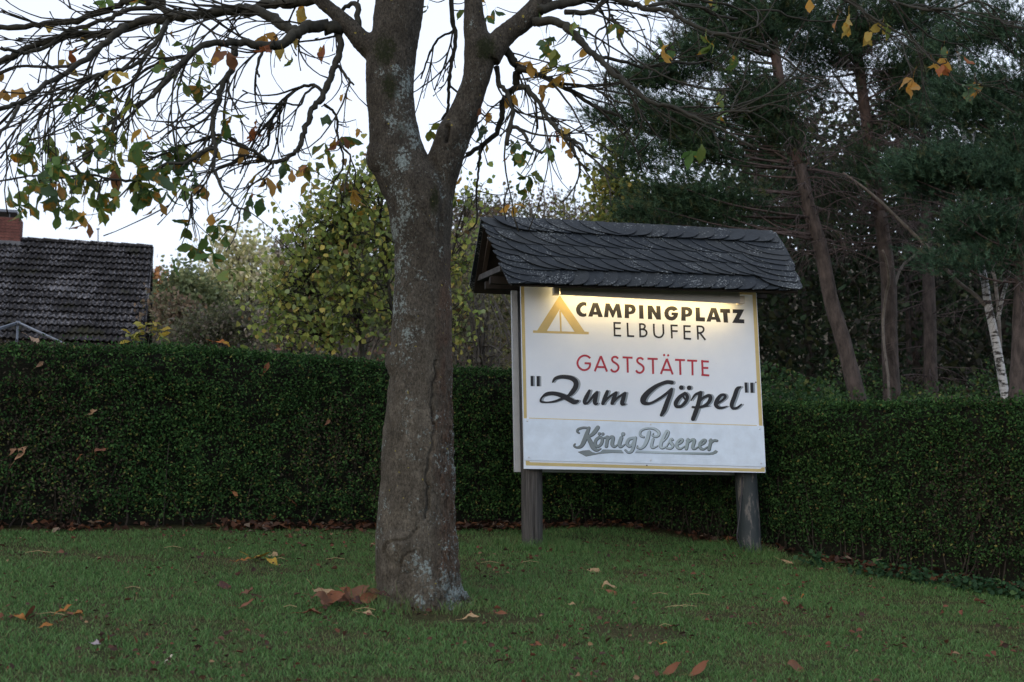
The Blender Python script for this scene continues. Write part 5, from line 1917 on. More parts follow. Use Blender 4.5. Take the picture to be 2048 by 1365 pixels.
def blob_points(blobs, d, nclump, per, spread, flat=1.0, shell=0.5):
    """Clump centres and leaf points in ellipsoids given as (photo x, photo y, half width, half height, weight)."""
    w = np.array([b[4] if len(b) > 4 else b[2] * b[3] for b in blobs], float)
    cen, pts, cid = [], [], []
    for i in range(nclump):
        b = blobs[RNG.choice(len(blobs), p=w / w.sum())]
        c = at(b[0], b[1], d)
        k = d / F
        q = RNG.normal(size=3)
        q /= np.linalg.norm(q)
        q *= (shell + (1 - shell) * RNG.random()) if RNG.random() < .75 else RNG.random()
        p = np.array(c) + q * np.array([b[2] * k, (b[2] * 0.7 + b[3] * .3) * k, b[3] * k])
        cen.append(p)
        m = max(3, int(per * (0.5 + RNG.random())))
        pts.append(p + RNG.normal(size=(m, 3)) * spread * np.array([1, 1, flat]) * (0.6 + 0.8 * RNG.random()))
        cid += [i] * m
    return np.array(cen), np.concatenate(pts), np.array(cid)


def trunk_limbs(e, base, crown_c, cen, r, mat, limbs=14, lean=0.0, sides=8, smooth_r=1.0):
    g = Geo()
    top = Vector(crown_c)
    mid = base.lerp(top, .5) + Vector((lean, 0, 0))
    pa = [Vector(p) for p in smooth_path([tuple(base), tuple(mid), tuple(top)], 5)]
    n = len(pa)
    g.tube(pa, [r * (1 - .7 * i / n) for i in range(n)], sides)
    g.build('trunk', mat, e, True)
    g = Geo()
    idx = RNG.choice(len(cen), min(limbs, len(cen)), replace=False)
    for i in idx:
        q = Vector(cen[i])
        j = min(n - 1, int(n * random.uniform(.3, .95)))
        p = pa[j]
        m = p.lerp(q, .5) + Vector((0, 0, .12 * (q - p).length)) + Vector((random.gauss(0, .05), 0, 0)) * (q - p).length
        sp = [Vector(x) for x in smooth_path([tuple(p), tuple(m), tuple(q)], 3)]
        g.tube(sp, [max(.004, r * .35 * (1 - .8 * t / len(sp))) for t in range(len(sp))], 4)
    if g.v:
        o = g.build('limbs', mat, e, True)
        o['kind'] = 'stuff'


def broad_tree(name, label, cat, base_px, d, blobs, nclump, per, spread, leaf, palette, r, group=None, mat_bark=None, limbs=14, aspect=.75, lean=0.0, per_clump_tint=.25, axis_down=.3):
    bx = at(base_px, 900, d)
    base = Vector((bx.x, d, ground_z(bx.x, d) - .1))
    e = empty(name, base, label, cat, group)
    cen, pts, cid = blob_points(blobs, d, nclump, per, spread)
    cc = cen.mean(0)
    trunk_limbs(e, base, cc, cen, r, mat_bark or M['far_bark'], limbs, lean)
    cols = pick_cols(len(pts), palette, .25)
    tint = 1 + per_clump_tint * (RNG.random((len(cen), 1)) * 2 - 1)
    cols = np.clip(cols * tint[cid] * (1.45 if d > 25 else 1.15), 0, .8)  # far crowns get a lighter colour in place of distance haze
    ax = RNG.normal(size=(len(pts), 3)) + np.array([0, 0, -axis_down])
    o = leaf_cloud('crown', pts, leaf * (0.65 + .7 * RNG.random(len(pts))), None, M['leaf_tint'], e, ax, None, aspect, .25, cols, 'stuff', True)
    return e


def make_hill():
    ridge = [(-600, 640), (200, 600), (330, 566), (420, 556), (520, 530), (640, 480), (780, 430), (900, 402), (1000, 388), (1100, 382), (1200, 390), (1320, 410), (1500, 430), (2100, 440), (2800, 520)]
    v, f = [], []
    xs = list(range(-600, 2801, 100))
    prof = [(46, .0), (55, .28), (64, .6), (74, .9), (80, .93), (120, .95), (200, .6)]
    for x in xs:
        y = np.interp(x, [p[0] for p in ridge], [p[1] for p in ridge])
        zt = at(x, y + 34, 78).z
        for (d, t) in prof:
            p = at(x, 800, d)
            g0 = ground_z(p.x, d)
            v.append((p.x, d, g0 - .3 + (zt - g0) * t))
    k = len(prof)
    for i in range(len(xs) - 1):
        for j in range(k - 1):
            f.append((i * k + j, (i + 1) * k + j, (i + 1) * k + j + 1, i * k + j + 1))
    o = add_mesh('hill', v, f, mat_noise('hill_floor', (0.035, 0.03, 0.02), (0.07, 0.055, 0.035), 1.2), None, True)
    tag(o, kind='structure')
    # its autumn wood
    pal = [((.10, .058, .040), 3), ((.075, .06, .042), 4), ((.06, .075, .03), 3), ((.04, .055, .028), 3), ((.13, .115, .04), 1.2), ((.15, .085, .04), 1), ((.10, .085, .075), 2)]
    w = np.array([p[1] for p in pal], float); w /= w.sum()
    P, C = [], []
    tr = Geo()
    for i in range(330):
        x = random.uniform(250, 1380)
        t = random.random() ** .8
        d = 48 + t * 30
        y = np.interp(x, [p[0] for p in ridge], [p[1] for p in ridge])
        zt = at(x, y + 34, 78).z
        b = at(x, 800, d)
        g0 = ground_z(b.x, d)
        gz = g0 + (zt - g0) * np.interp(d, [q[0] for q in prof], [q[1] for q in prof])
        H = random.uniform(1.6, 3.0) if t > .7 else random.uniform(2.2, 3.6)
        col = np.array(pal[RNG.choice(len(pal), p=w)][0]) * random.uniform(.75, 1.25)
        nc = 14
        q = RNG.normal(size=(nc, 3)); q /= np.linalg.norm(q, axis=1, keepdims=True)
        cen = np.array([b.x, d, gz + H * .55]) + q * np.array([H * .42, H * .42, H * .45]) * (.55 + .45 * RNG.random((nc, 1)))
        for c in cen:
            m = RNG.integers(8, 18)
            P.append(c + RNG.normal(size=(m, 3)) * .30)
            C.append(np.tile(col * random.uniform(.7, 1.25), (m, 1)))
        if i % 2 == 0:
            tr.tube([Vector((b.x, d, gz)), Vector((b.x + .1, d, gz + H * .5)), Vector((b.x, d, gz + H * 1.0))], [.09, .06, .015], 4)
    P, C = np.concatenate(P), np.concatenate(C)
    o = leaf_cloud('wooded_hill', P, .10 + .16 * RNG.random(len(P)), None, M['leaf_tint'], None, None, None, .7, .2, C, None, True)
    tag(o, 'far hillside wood in brown, olive and rust autumn colours', 'woodland', None, 'stuff')
    o2 = tr.build('hill_trunks', M['far_bark'])
    tag(o2, 'thin bare trunks of the far hillside wood', 'woodland', None, 'stuff')


make_hill()

PALE = [(.46, .43, .27, 3), (.34, .34, .17, 3), (.50, .44, .33, 2), (.24, .25, .12, 2)]
OLIVE = [(.11, .135, .06, 3), (.16, .18, .08, 3), (.22, .22, .10, 1), (.09, .11, .06, 2)]
GREYB = [(.20, .17, .14, 3), (.15, .13, .105, 3), (.25, .22, .18, 1), (.14, .14, .085, 2)]
FAR = 'autumn trees beyond the garden'
broad_tree('broadleaf_tree', 'pale cream-yellow autumn tree rising between the tiled roof and the large leafy lime tree', 'tree', 480, 36,
           [(470, 520, 62, 50), (520, 560, 55, 62), (440, 590, 44, 44), (545, 610, 40, 50)], 120, 34, .26, .15, PALE, .14, FAR, limbs=40)
broad_tree('broadleaf_tree', 'olive green rounded tree beside the edge of the tiled roof', 'tree', 375, 33,
           [(365, 572, 48, 34), (405, 600, 52, 40), (350, 620, 40, 40)], 90, 36, .24, .13, OLIVE, .12, FAR, limbs=30)
broad_tree('broadleaf_tree', 'grey-brown half bare tree with fine twigs behind the cream-yellow one', 'tree', 575, 43,
           [(565, 530, 40, 52), (600, 500, 36, 30), (590, 600, 50, 60)], 110, 24, .30, .14, GREYB, .16, FAR, limbs=90)
broad_tree('broadleaf_tree', 'rusty brown low bush just off the house roof edge', 'bush', 340, 27,
           [(338, 625, 36, 30), (365, 650, 40, 26)], 50, 34, .18, .10, [(.14, .10, .07, 3), (.11, .085, .055, 2), (.10, .10, .055, 2)], .06, FAR, limbs=16)
broad_tree('broadleaf_tree', 'small orange treetop peeping out past the corner of the roof', 'tree', 318, 50,
           [(318, 560, 16, 18), (330, 590, 18, 26)], 26, 30, .22, .18, [(.30, .15, .06, 2), (.2, .12, .06, 1)], .1, FAR, limbs=6)
broad_tree('garden_shrub', 'grey-green straggly shrub low behind the hedge, next to the yellow-leaved plant', 'bush', 420, 19,
           [(400, 660, 80, 32), (480, 650, 70, 40)], 110, 34, .13, .06, [(.075, .085, .045, 3), (.10, .10, .06, 2), (.12, .105, .085, 2)], .04, FAR, limbs=40)
broad_tree('garden_shrub', 'brown twiggy shrub low behind the hedge at the foot of the lime tree', 'bush', 570, 17,
           [(565, 650, 60, 46), (620, 670, 70, 30)], 80, 26, .14, .055, GREYB, .035, FAR, limbs=70)
broad_tree('broadleaf_tree', 'yellow-green light-crowned tree in front of the pines, above the slate roof', 'tree', 1235, 23,
           [(1235, 300, 32, 60), (1222, 380, 44, 40), (1215, 435, 50, 24), (1260, 400, 40, 50)], 100, 26, .20, .10, [(.17, .18, .04, 3), (.10, .13, .035, 3), (.24, .19, .05, 1)], .07, FAR, limbs=30)
broad_tree('broadleaf_tree', 'soft green round tree filling the gap behind the lime tree', 'tree', 700, 25,
           [(680, 520, 100, 90), (620, 600, 100, 80), (760, 600, 90, 90), (730, 450, 60, 60)], 170, 40, .24, .09, [(.10, .135, .05, 3), (.14, .17, .06, 3), (.08, .105, .045, 2), (.20, .19, .07, .7)], .1, FAR, limbs=40)
broad_tree('broadleaf_tree', 'brownish green tree behind the bare thicket and the sign post', 'tree', 960, 26,
           [(950, 560, 70, 110), (1000, 650, 80, 80), (900, 640, 60, 80)], 120, 38, .24, .09, [(.12, .12, .06, 3), (.10, .115, .05, 3), (.17, .15, .08, 1.5)], .1, FAR, limbs=40)
for bx, blobs, lab, pal in ((960, [(950, 600, 50, 110), (985, 690, 60, 60), (925, 690, 40, 60)], 'bare grey-brown thicket seen between the trunk and the sign post', [(.13, .12, .075, 3), (.10, .09, .07, 3), (.16, .16, .05, 1)]),
                            (1090, [(1060, 430, 120, 36), (1160, 440, 90, 26), (960, 470, 70, 50)], 'thin twiggy tree with scattered lime-green leaves rising over the slate ridge', [(.13, .15, .045, 2), (.12, .10, .075, 3), (.2, .19, .05, 1)])):
    broad_tree('thicket_tree', lab, 'tree', bx, 15.5 if bx < 1000 else 16.5, blobs, 60, 9, .17, .065, pal, .05, FAR, limbs=60)


# ------------------------------------------------------------------ the large leafy lime tree behind the hedge
def make_lime():
    d = 14.0
    bx = at(770, 900, d)
    base = Vector((bx.x, d, ground_z(bx.x, d) - .1))
    e = empty('lime_tree', base, 'large-leaved lime tree with yellow-green heart leaves behind the hedge and the trunk', 'tree')
    blobs = [(640, 480, 105, 100), (700, 410, 95, 70), (570, 600, 75, 70), (710, 590, 100, 90), (640, 655, 120, 44), (740, 370, 55, 46), (790, 480, 70, 90), (925, 520, 45, 110, 2500), (945, 410, 50, 44, 1500), (920, 640, 40, 70, 1500)]
    cen, pts, cid = blob_points(blobs, d, 470, 10, .14, 1.0, .30)
    g = Geo()
    for k in range(4):
        b = base + Vector((random.uniform(-.3, .3), random.uniform(-.3, .3), 0))
        tx, ty = ((600, 520), (690, 400), (760, 440), (910, 480))[k]
        top = at(tx, ty, d + random.uniform(-.3, .4))
        sp = [Vector(x) for x in smooth_path([tuple(b), tuple(b.lerp(top, .5) + Vector((random.uniform(-.15, .15), 0, .1))), tuple(top)], 6)]
        g.tube(sp, [.05 * (1 - .8 * i / len(sp)) for i in range(len(sp))], 7)
        if k == 0:
            stems = []
        stems.append(sp)
    g.build('trunk', M['limb'], e, True)
    g = Geo()
    for c in cen:
        q = Vector(c)
        best = min((p for sp in stems for p in sp[3:]), key=lambda p: (p - q).length + random.uniform(0, .5))
        m = best.lerp(q, .5) + Vector((random.gauss(0, .05), random.gauss(0, .05), random.uniform(-.02, .12)))
        sp = [Vector(x) for x in smooth_path([tuple(best), tuple(m), tuple(q)], 3)]
        g.tube(sp, [.010 * (1 - .75 * i / len(sp)) for i in range(len(sp))], 4)
        for _ in range(2):
            v = q + Vector((random.gauss(0, .15), random.gauss(0, .15), random.gauss(.06, .14)))
            g.tube([q, q.lerp(v, .5) + Vector((0, 0, .02)), v], [.004, .003, .002], 3)
    o = g.build('twigs', M['twig'], e, True)
    o['kind'] = 'stuff'
    lib = [heart_mesh(i) for i in range(8)]
    cols = [(.19, .25, .06), (.25, .29, .07), (.14, .20, .055), (.32, .31, .08), (.19, .24, .11), (.42, .35, .09), (.14, .09, .045)]
    cw = [4, 4, 4, 2.4, 2, .9, .9]
    order = np.argsort(pts[:, 1])           # the nearest ones show largest
    off = world_loc(e)
    front = order[:len(order) // 2]
    pick = set(RNG.choice(front, 292, replace=False).tolist())
    for i in pick:
        o = bpy.data.objects.new('leaf', random.choice(lib))
        o.location = Vector(pts[i]) - off
        o.rotation_euler = (random.gauss(0, .7), random.uniform(.5, 1.7), random.uniform(0, 6.28))
        sc = random.uniform(.05, .10)
        o.scale = (sc, sc * random.uniform(.85, 1.1), sc)
        c = random.choices(cols, cw)[0]
        j = random.uniform(.75, 1.2)
        o.color = (c[0] * j, c[1] * j, c[2] * j, 1)
        link(o, e)
    rest = np.array([i for i in range(len(pts)) if i not in pick])
    pr = pts[rest]
    pal = [c + (w,) for c, w in zip(cols, cw)]
    ax = RNG.normal(size=(len(pr), 3)) * .6 + np.array([0, 0, -.9])
    leaf_cloud('foliage', pr,   .04 + .05 * RNG.random(len(pr)), pal, M['leaf_tint'], e, ax, None, .95, .3, None, 'stuff', True)


make_lime()


# ------------------------------------------------------------------ pines, spruce, birch
NEED = [(.022, .050, .026, 4), (.034, .072, .036, 4), (.052, .098, .050, 3), (.08, .095, .04, 1.2)]
NEED_BLUE = [(.024, .058, .034, 4), (.040, .086, .050, 4), (.062, .118, .070, 3), (.085, .10, .05, .8)]
NEED_DARK = [(.010, .022, .017, 4), (.018, .034, .024, 3), (.03, .045, .03, 1)]


def needle_tufts(name, pts, length, palette, parent, k=13, width=.0042, dirs=None):
    n = len(pts)
    dirs = RNG.normal(size=(n, 3)) * .7 + np.array([0, 0, .55]) if dirs is None else dirs
    dirs /= np.linalg.norm(dirs, axis=1, keepdims=True)
    dd = dirs[:, None, :] + RNG.normal(size=(n, k, 3)) * .55
    dd /= np.linalg.norm(dd, axis=2, keepdims=True)
    Ln = length * (.7 + .6 * RNG.random((n, k, 1)))
    base = pts[:, None, :] + dirs[:, None, :] * (RNG.random((n, k, 1)) - .3) * length * 1.1
    side = np.cross(dd, RNG.normal(size=(n, k, 3)))
    side /= np.linalg.norm(side, axis=2, keepdims=True) + 1e-9
    v = np.stack([base - side * width, base + side * width, base + dd * Ln], 2).reshape(-1, 3)
    c = pick_cols(n, palette, .3)
    cols = np.repeat(c, k * 3, 0)
    o = big_mesh(name, v, np.arange(n * k * 3), np.full(n * k, 3), M['needles'], parent, cols)
    o['kind'] = 'stuff'
    return o


def conifer(name, label, stem, d, blobs, ntuft, palette, bark, group, dead=60, dead_zone=(0, 480), tuft_len=.075, plates=None, red_above=None, dlean=0.0):
    sm = smooth_path(stem, 5)
    bx = at(sm[0][0], sm[0][1], d)
    base = Vector((bx.x, d, ground_z(bx.x, d) - .1))
    e = empty(name, base, label, 'tree', group)
    pa = [at(x, y, d + dlean * i / len(sm)) for i, (x, y, r) in enumerate(sm)]
    rad = [r * d / F for _, _, r in sm]
    dirn = (pa[0] - pa[2]).normalized()
    foot = pa[0] + dirn * max(0.0, (pa[0].z - base.z) / max(.3, -dirn.z))
    g = Geo()
    pth = [foot] + pa
    rr = [rad[0] * 1.15] + rad
    rr = [r * random.uniform(.96, 1.05) for r in rr]
    if red_above is None:
        g.tube(pth, rr, 14)
        g.build('trunk', bark, e, True)
    else:
        cut = min(range(len(sm)), key=lambda i: abs(sm[i][1] - red_above)) + 1
        g.tube(pth[:cut + 1], rr[:cut + 1], 14)
        g.build('trunk', bark, e, True)
        g = Geo()
        g.tube(pth[cut:], rr[cut:], 12)
        g.build('upper_trunk', M['pine_bark_red'], e, True)
    # limbs out to flat sprays of needles
    k = d / F
    cents, tufts, dirs = [], [], []
    area = np.array([b[4] if len(b) > 4 else b[2] * b[3] for b in blobs], float)
    nplate = plates or int(16 * len(blobs))
    per = ntuft // nplate
    g = Geo()
    for i in range(nplate):
        b = blobs[RNG.choice(len(blobs), p=area / area.sum())]
        c = Vector(at(b[0], b[1], d + dlean * .5))
        q = RNG.normal(size=3)
        q = q / np.linalg.norm(q) * RNG.random() ** .4
        p = c + Vector((q[0] * b[2] * k, q[1] * b[2] * k * .9, q[2] * b[3] * k))
        j = min(range(len(pa)), key=lambda t: abs(pa[t].z - (p.z - .35)) + random.uniform(0, .4))
        s0 = pa[j]
        out = (p - s0)
        out.z *= .3
        if out.length < .05:
            out = Vector((1, 0, 0))
        out.normalize()
        R = random.uniform(.26, .46)
        lat = Vector((-out.y, out.x, 0))
        m = s0.lerp(p, .55) + Vector((random.gauss(0, .06), random.gauss(0, .06), -.10))
        sp = [Vector(x) for x in smooth_path([tuple(s0), tuple(m), tuple(p)], 4)]
        if i % 5 == 0:
            g.tube(sp, [max(.006, .022 * (1 - .8 * t / len(sp))) for t in range(len(sp))], 5)
        for _ in range(per):
            a, bb = random.gauss(0, .55), random.gauss(0, .42)
            t = p + out * (a * R) + lat * (bb * R) + Vector((0, 0, random.gauss(0, .085) + .10 * a * R))
            tufts.append(tuple(t))
            dv = out * (.5 + .6 * a) + lat * bb * .9 + Vector((0, 0, .55))
            dirs.append(tuple(dv))
    o = g.build('limbs', M['dead_twig'], e, True)
    o['kind'] = 'stuff'
    tufts, dirs = np.array(tufts), np.array(dirs) + RNG.normal(size=(len(tufts), 3)) * .35
    needle_tufts('crown', tufts, tuft_len, palette, e, dirs=dirs)
    # dead, drooping twigs on the stem
    g = Geo()
    for i in range(dead):
        cand = [t for t in range(len(sm)) if dead_zone[0] <= sm[t][1] <= dead_zone[1]]
        j = random.choice(cand)
        p = pa[j]
        v = Vector((random.gauss(0, 1), random.gauss(0, .8), random.uniform(-.2, .35)))
        v.normalize()
        Lg = random.uniform(.5, 1.5)
        pts = [p.copy()]
        for t in range(6):
            v = (v + Vector((random.gauss(0, .10), random.gauss(0, .1), -.07 + random.gauss(0, .07)))).normalized()
            pts.append(pts[-1] + v * Lg / 6)
        g.tube(pts, [.011 * (1 - .13 * t) for t in range(7)], 4)
        for _ in range(7):
            s = pts[random.randint(1, 6)]
            vv = (v + Vector((random.gauss(0, .7), random.gauss(0, .7), random.uniform(-1.0, .2)))).normalized()
            L2 = random.uniform(.12, .5)
            q1 = s + vv * L2 * .5 + Vector((0, 0, -.03))
            g.tube([s, q1, q1 + (vv + Vector((0, 0, -.5))) * L2 * .5], [.004, .0032, .002], 3)
    if dead:
        o = g.build('dead_twigs', M['dead_twig'], e, True)
        o['kind'] = 'stuff'
    return e


PINES = 'tall conifers behind the lower hedge'
conifer('pine_tree', 'pine with a slanting purplish trunk next to the slate roof and a wide dark crown', 
        [(1714, 790, 16), (1686, 681, 15.5), (1663, 605, 15), (1648, 529, 14.5), (1634, 470, 14), (1617, 414, 13.5), (1606, 357, 13), (1594, 311, 12.5), (1578, 237, 12), (1563, 187, 11.5), (1556, 143, 11), (1543, 66, 10), (1525, 20, 9), (1500, -60, 7), (1480, -160, 4)],
        17.0, [(1300, 150, 95, 48), (1330, 235, 110, 50), (1265, 315, 65, 38), (1400, 110, 95, 50), (1325, 385, 85, 45), (1290, 432, 70, 22), (1430, 405, 100, 38), (1500, 200, 100, 70), (1470, 60, 105, 46), (1560, 290, 75, 34), (1195, 238, 24, 12, 900), (1550, 20, 90, 50), (1400, 290, 90, 50), (1380, 10, 60, 40)],
        23000, NEED, M['pine_bark'], PINES, dead=120, dead_zone=(130, 520), red_above=330, plates=300)
conifer('pine_tree', 'straight dark pine trunk with a thin dead stem leaning on it, second behind the hedge',
        [(1784, 790, 17), (1779, 681, 16), (1777, 567, 15), (1766, 471, 14), (1754, 395, 13), (1747, 319, 12.5), (1738, 290, 12), (1733, 246, 11.5), (1723, 172, 11), (1716, 111, 10), (1708, 62, 9.5), (1706, 0, 9), (1704, -90, 6), (1700, -170, 3)],
        18.5, [(1650, 90, 100, 60), (1740, 40, 105, 50), (1800, 130, 100, 55), (1625, 175, 60, 36), (1800, 245, 60, 30), (1640, 20, 90, 40), (1830, 30, 90, 50), (1650, 380, 80, 26, 1500), (1840, 200, 60, 40), (1620, 420, 110, 60, 2500), (1720, 350, 60, 40, 1500)],
        15000, NEED, M['pine_bark'], PINES, dead=150, dead_zone=(60, 500), red_above=420, plates=190)
conifer('spruce_tree', 'grey-brown spruce trunk with whorls of dead twigs between the pine and the birch',
        [(1864, 790, 14), (1861, 738, 13), (1859, 605, 12), (1853, 490, 11), (1851, 376, 10), (1848, 250, 8), (1846, 120, 6), (1845, -20, 4), (1844, -120, 2)],
        21.5, [(1850, 190, 110, 66), (1850, 300, 90, 50), (1880, 80, 100, 66), (1860, 380, 60, 40)],
        10000, NEED_DARK, M['pine_bark'], PINES, dead=60, dead_zone=(380, 760), tuft_len=.06, plates=160)
conifer('pine_tree', 'pine at the lawn corner with low bluish green boughs hanging over the birch',
        [(2034, 790, 17), (2037, 740, 16), (2044, 567, 15), (2052, 400, 14), (2058, 200, 12), (2062, 0, 9), (2064, -120, 5)],
        15.6, [(1980, 60, 80, 55), (1960, 200, 100, 70), (1900, 345, 125, 36), (2000, 365, 75, 50), (1965, 455, 100, 34), (1940, 520, 92, 30), (2040, 300, 60, 60), (2080, 480, 60, 80), (2060, 150, 60, 80), (1870, 335, 60, 24)],
        15000, NEED_BLUE, M['pine_bark'], PINES, dead=40, dead_zone=(300, 640), plates=260)


def make_birch():
    d = 16.6
    bx = at(2012, 800, d)
    e = empty('birch_tree', (bx.x, d, ground_z(bx.x, d) - .1), 'slim white-barked birch with black marks standing behind the hedge', 'tree')
    main = smooth_path([(2014, 830, 10), (2010, 791, 10), (1998, 719, 10), (1987, 662, 9.5), (1975, 605, 9), (1970, 567, 8.5), (1962, 530, 8), (1952, 470, 7), (1941, 414, 6.5), (1932, 330, 5.5), (1925, 230, 5), (1918, 120, 4), (1912, 0, 3), (1908, -90, 2)], 4)
    g = Geo()
    pth = [at(x, y, d) for x, y, r in main]
    g.tube([Vector((pth[0].x + .03, d, ground_z(bx.x, d) - .1))] + pth, [.07] + [r * .85 * d / F for _, _, r in main], 12)
    g.build('trunk', M['birch'], e, True)
    br = [([(1971, 612, 4.2), (1950, 590, 4), (1910, 559, 4), (1865, 506, 3.8), (1823, 464, 3.6), (1790, 432, 3.3), (1758, 401, 3), (1720, 370, 2.6), (1686, 346, 2)], .5, 'dead_pole'),
          ([(1996, 640, 4), (2004, 600, 3.6), (2014, 560, 3.2), (2026, 515, 2.6)], -.3, 'birch'),
          ([(1953, 472, 3), (1935, 440, 2.8), (1920, 405, 2.4), (1905, 380, 1.8)], .3, 'birch'),
          ([(1941, 414, 3), (1952, 370, 2.6), (1958, 320, 2)], .2, 'birch'),
          ([(1935, 340, 2.4), (1950, 260, 2), (1962, 180, 1.6)], .3, 'birch')]
    for pts, dd, mt in br:
        sm = smooth_path(pts, 4)
        g = Geo()
        g.tube([at(x, y, d + dd * i / len(sm)) for i, (x, y, r) in enumerate(sm)], [r * d / F for _, _, r in sm], 7)
        g.build('branch', M[mt], e, True)


make_birch()


def make_poles():
    for pts, d, lab in (([(1664, 143, 2), (1700, 190, 2.6), (1757, 246, 3), (1822, 298, 3.2), (1880, 350, 3.4), (1960, 440, 3.6), (2040, 560, 4), (2080, 700, 4)], 19.2, 'thin dead stem slanting across the upper pines'),
                        ([(1738, 172, 2), (1790, 235, 2.4), (1850, 290, 2.8), (1893, 330, 3), (1950, 430, 3.2), (1990, 560, 3.4), (2004, 760, 3.6)], 20.2, 'fainter dead stem slanting through the crowns, farther back'),
                        ([(1776, 750, 2.6), (1768, 690, 2.8), (1766, 640, 3), (1772, 590, 3), (1778, 560, 2.8), (1772, 520, 2.4), (1765, 500, 2)], 17.9, 'crooked dead stem running up the second pine trunk'),
                        ([(1770, 800, 3), (1790, 570, 3), (1830, 510, 2.6), (1880, 470, 2)], 19.0, 'forked dead bough lying between pine and spruce')):
        sm = smooth_path(pts, 4)
        q = [at(x, y, d + .3 * math.sin(i * .2)) for i, (x, y, r) in enumerate(sm)]
        if q[0].z > q[-1].z:
            q, sm = q[::-1], sm[::-1]
        e = empty('dead_stem', (q[0].x, q[0].y, ground_z(q[0].x, q[0].y)), lab, 'dead tree', 'dead stems among the conifers')
        g = Geo()
        g.tube([Vector((q[0].x, q[0].y, ground_z(q[0].x, q[0].y) - .05))] + q, [sm[0][2] * d / F] + [r * d / F for _, _, r in sm], 7)
        g.build('trunk', M['dead_pole'], e, True)
        g = Geo()
        for _ in range(16):
            p = random.choice(q)
            v = Vector((random.gauss(0, 1), random.gauss(0, .6), random.uniform(-.3, .6))).normalized()
            Lg = random.uniform(.2, .8)
            g.tube([p, p + v * Lg * .5, p + v * Lg + Vector((0, 0, -.06))], [.006, .004, .002], 4)
        o = g.build('twigs', M['dead_twig'], e, True)
        o['kind'] = 'stuff'


make_poles()


def make_undergrowth():
    n = 52000
    d = 12.2 + 9 * RNG.random(n) ** 1.3
    px = 1380 + (2250 - 1380) * RNG.random(n)
    keep = px > 1500 - (d - 12) * 20
    d, px = d[keep], px[keep]
    P = np.array([(at(x, 700, y).x, y) for x, y in zip(px, d)])
    hgt = np.array([1.3 + .6 * noise.noise((x * .55, y * .55, 7)) + .35 * noise.noise((x * 1.7, y * 1.7, 1)) for x, y in P]) * (1 + .09 * (d - 12))
    z = np.array([ground_z(x, y) for x, y in P]) + np.clip(hgt, .3, 3.2) * (1 - .75 * RNG.random(len(P)) ** 2)
    pal = [(.024, .060, .020, 4), (.042, .092, .028, 3), (.07, .12, .034, 1.8), (.13, .14, .04, .5), (.05, .035, .025, .8)]
    o = leaf_cloud('undergrowth', np.column_stack([P, z]), .028 + .04 * RNG.random(len(P)), pal, M['leaf_tint'], None, None, RNG.normal(size=(len(P), 3)) + np.array([0, -.6, .6]), .8, .25, None, None, True)
    tag(o, 'dark green undergrowth filling the gaps between the conifer trunks', 'undergrowth', None, 'stuff')
    # the shaded wood behind
    n = 60000
    P, C = [], []
    for i in range(640):
        x = random.uniform(1230, 2300)
        dd = random.uniform(23, 40)
        ylo = (random.uniform(400, 860) if random.random() < .72 else random.uniform(250, 420)) if x > 1480 else random.uniform(430, 860)
        c = np.array(at(x, ylo, dd))
        m = 130
        P.append(c + RNG.normal(size=(m, 3)) * np.array([.8, .8, .55]))
        col = np.array(random.choice([(.026, .048, .022), (.03, .03, .022), (.02, .036, .02), (.055, .065, .026), (.034, .05, .024)])) * random.uniform(.7, 1.3)
        C.append(np.tile(col, (m, 1)) * (.7 + .6 * RNG.random((m, 1))))
    P, C = np.concatenate(P), np.concatenate(C)
    o = leaf_cloud('forest_foliage', P, .12 + .10 * RNG.random(len(P)), None, M['leaf_tint'], None, None, None, .6, .2, C, None, True)
    tag(o, 'deep shaded forest foliage closing the view behind the conifers', 'woodland', None, 'stuff')
    g = Geo()
    for i in range(46):
        x = random.uniform(1300, 2200)
        dd = random.uniform(22.5, 38)
        b = at(x, 700, dd)
        gz = ground_z(b.x, dd)
        t = Vector((b.x + random.gauss(0, .4), dd, gz + random.uniform(6, 11)))
        r = random.uniform(.05, .13)
        g.tube([Vector((b.x, dd, gz - .1)), Vector((b.x, dd, gz)).lerp(t, .5) + Vector((random.gauss(0, .1), 0, 0)), t], [r, r * .8, r * .3], 6)
    o = g.build('forest_trunks', M['pine_bark'], None, True)
    tag(o, 'thin shaded trunks deep in the forest behind the conifers', 'woodland', None, 'stuff')


make_undergrowth()


# ------------------------------------------------------------------ yellow-leaved plant over the hedge
def make_yellow_plant():
    d = 11.35
    b = at(290, 700, d)
    e = empty('leafy_plant', (b.x, d, ground_z(b.x, d)), 'yellow-leaved plant poking up over the hedge beside the roof', 'plant')
    g = Geo()
    tops = []
    for x, y in ((275, 655), (290, 648), (305, 645), (318, 660), (262, 668)):
        t = at(x, y, d + random.uniform(-.08, .08))
        g.tube([Vector((b.x, d, ground_z(b.x, d))), Vector((b.x, d, t.z - .4)), t], [.007, .006, .003], 5)
        tops.append(t)
    g.build('stem', M['twig'], e, True)
    lib = []
    for i in range(4):
        rnd = random.Random(40 + i)
        v, f = leaflet(.13, .13 * .42, rnd.uniform(.2, .7), rnd.uniform(-1, 1), rnd)
        me = bpy.data.meshes.new('leaf')
        me.from_pydata(v, [], f)
        me.materials.append(M['heart_leaf'])
        lib.append(me)
    for t in tops:
        for k in range(6):
            o = bpy.data.objects.new('leaf', random.choice(lib))
            o.location = t - world_loc(e) + Vector((0, 0, -.02 * k))
            o.rotation_euler = (random.gauss(0, .5), random.uniform(-.7, .35), random.uniform(0, 6.28))
            s_ = random.uniform(.75, 1.15)
            o.scale = (s_, s_, s_)
            c = random.choice([(.38, .30, .05), (.30, .28, .06), (.20, .22, .05), (.42, .30, .05)])
            o.color = c + (1,)
            link(o, e)


make_yellow_plant()

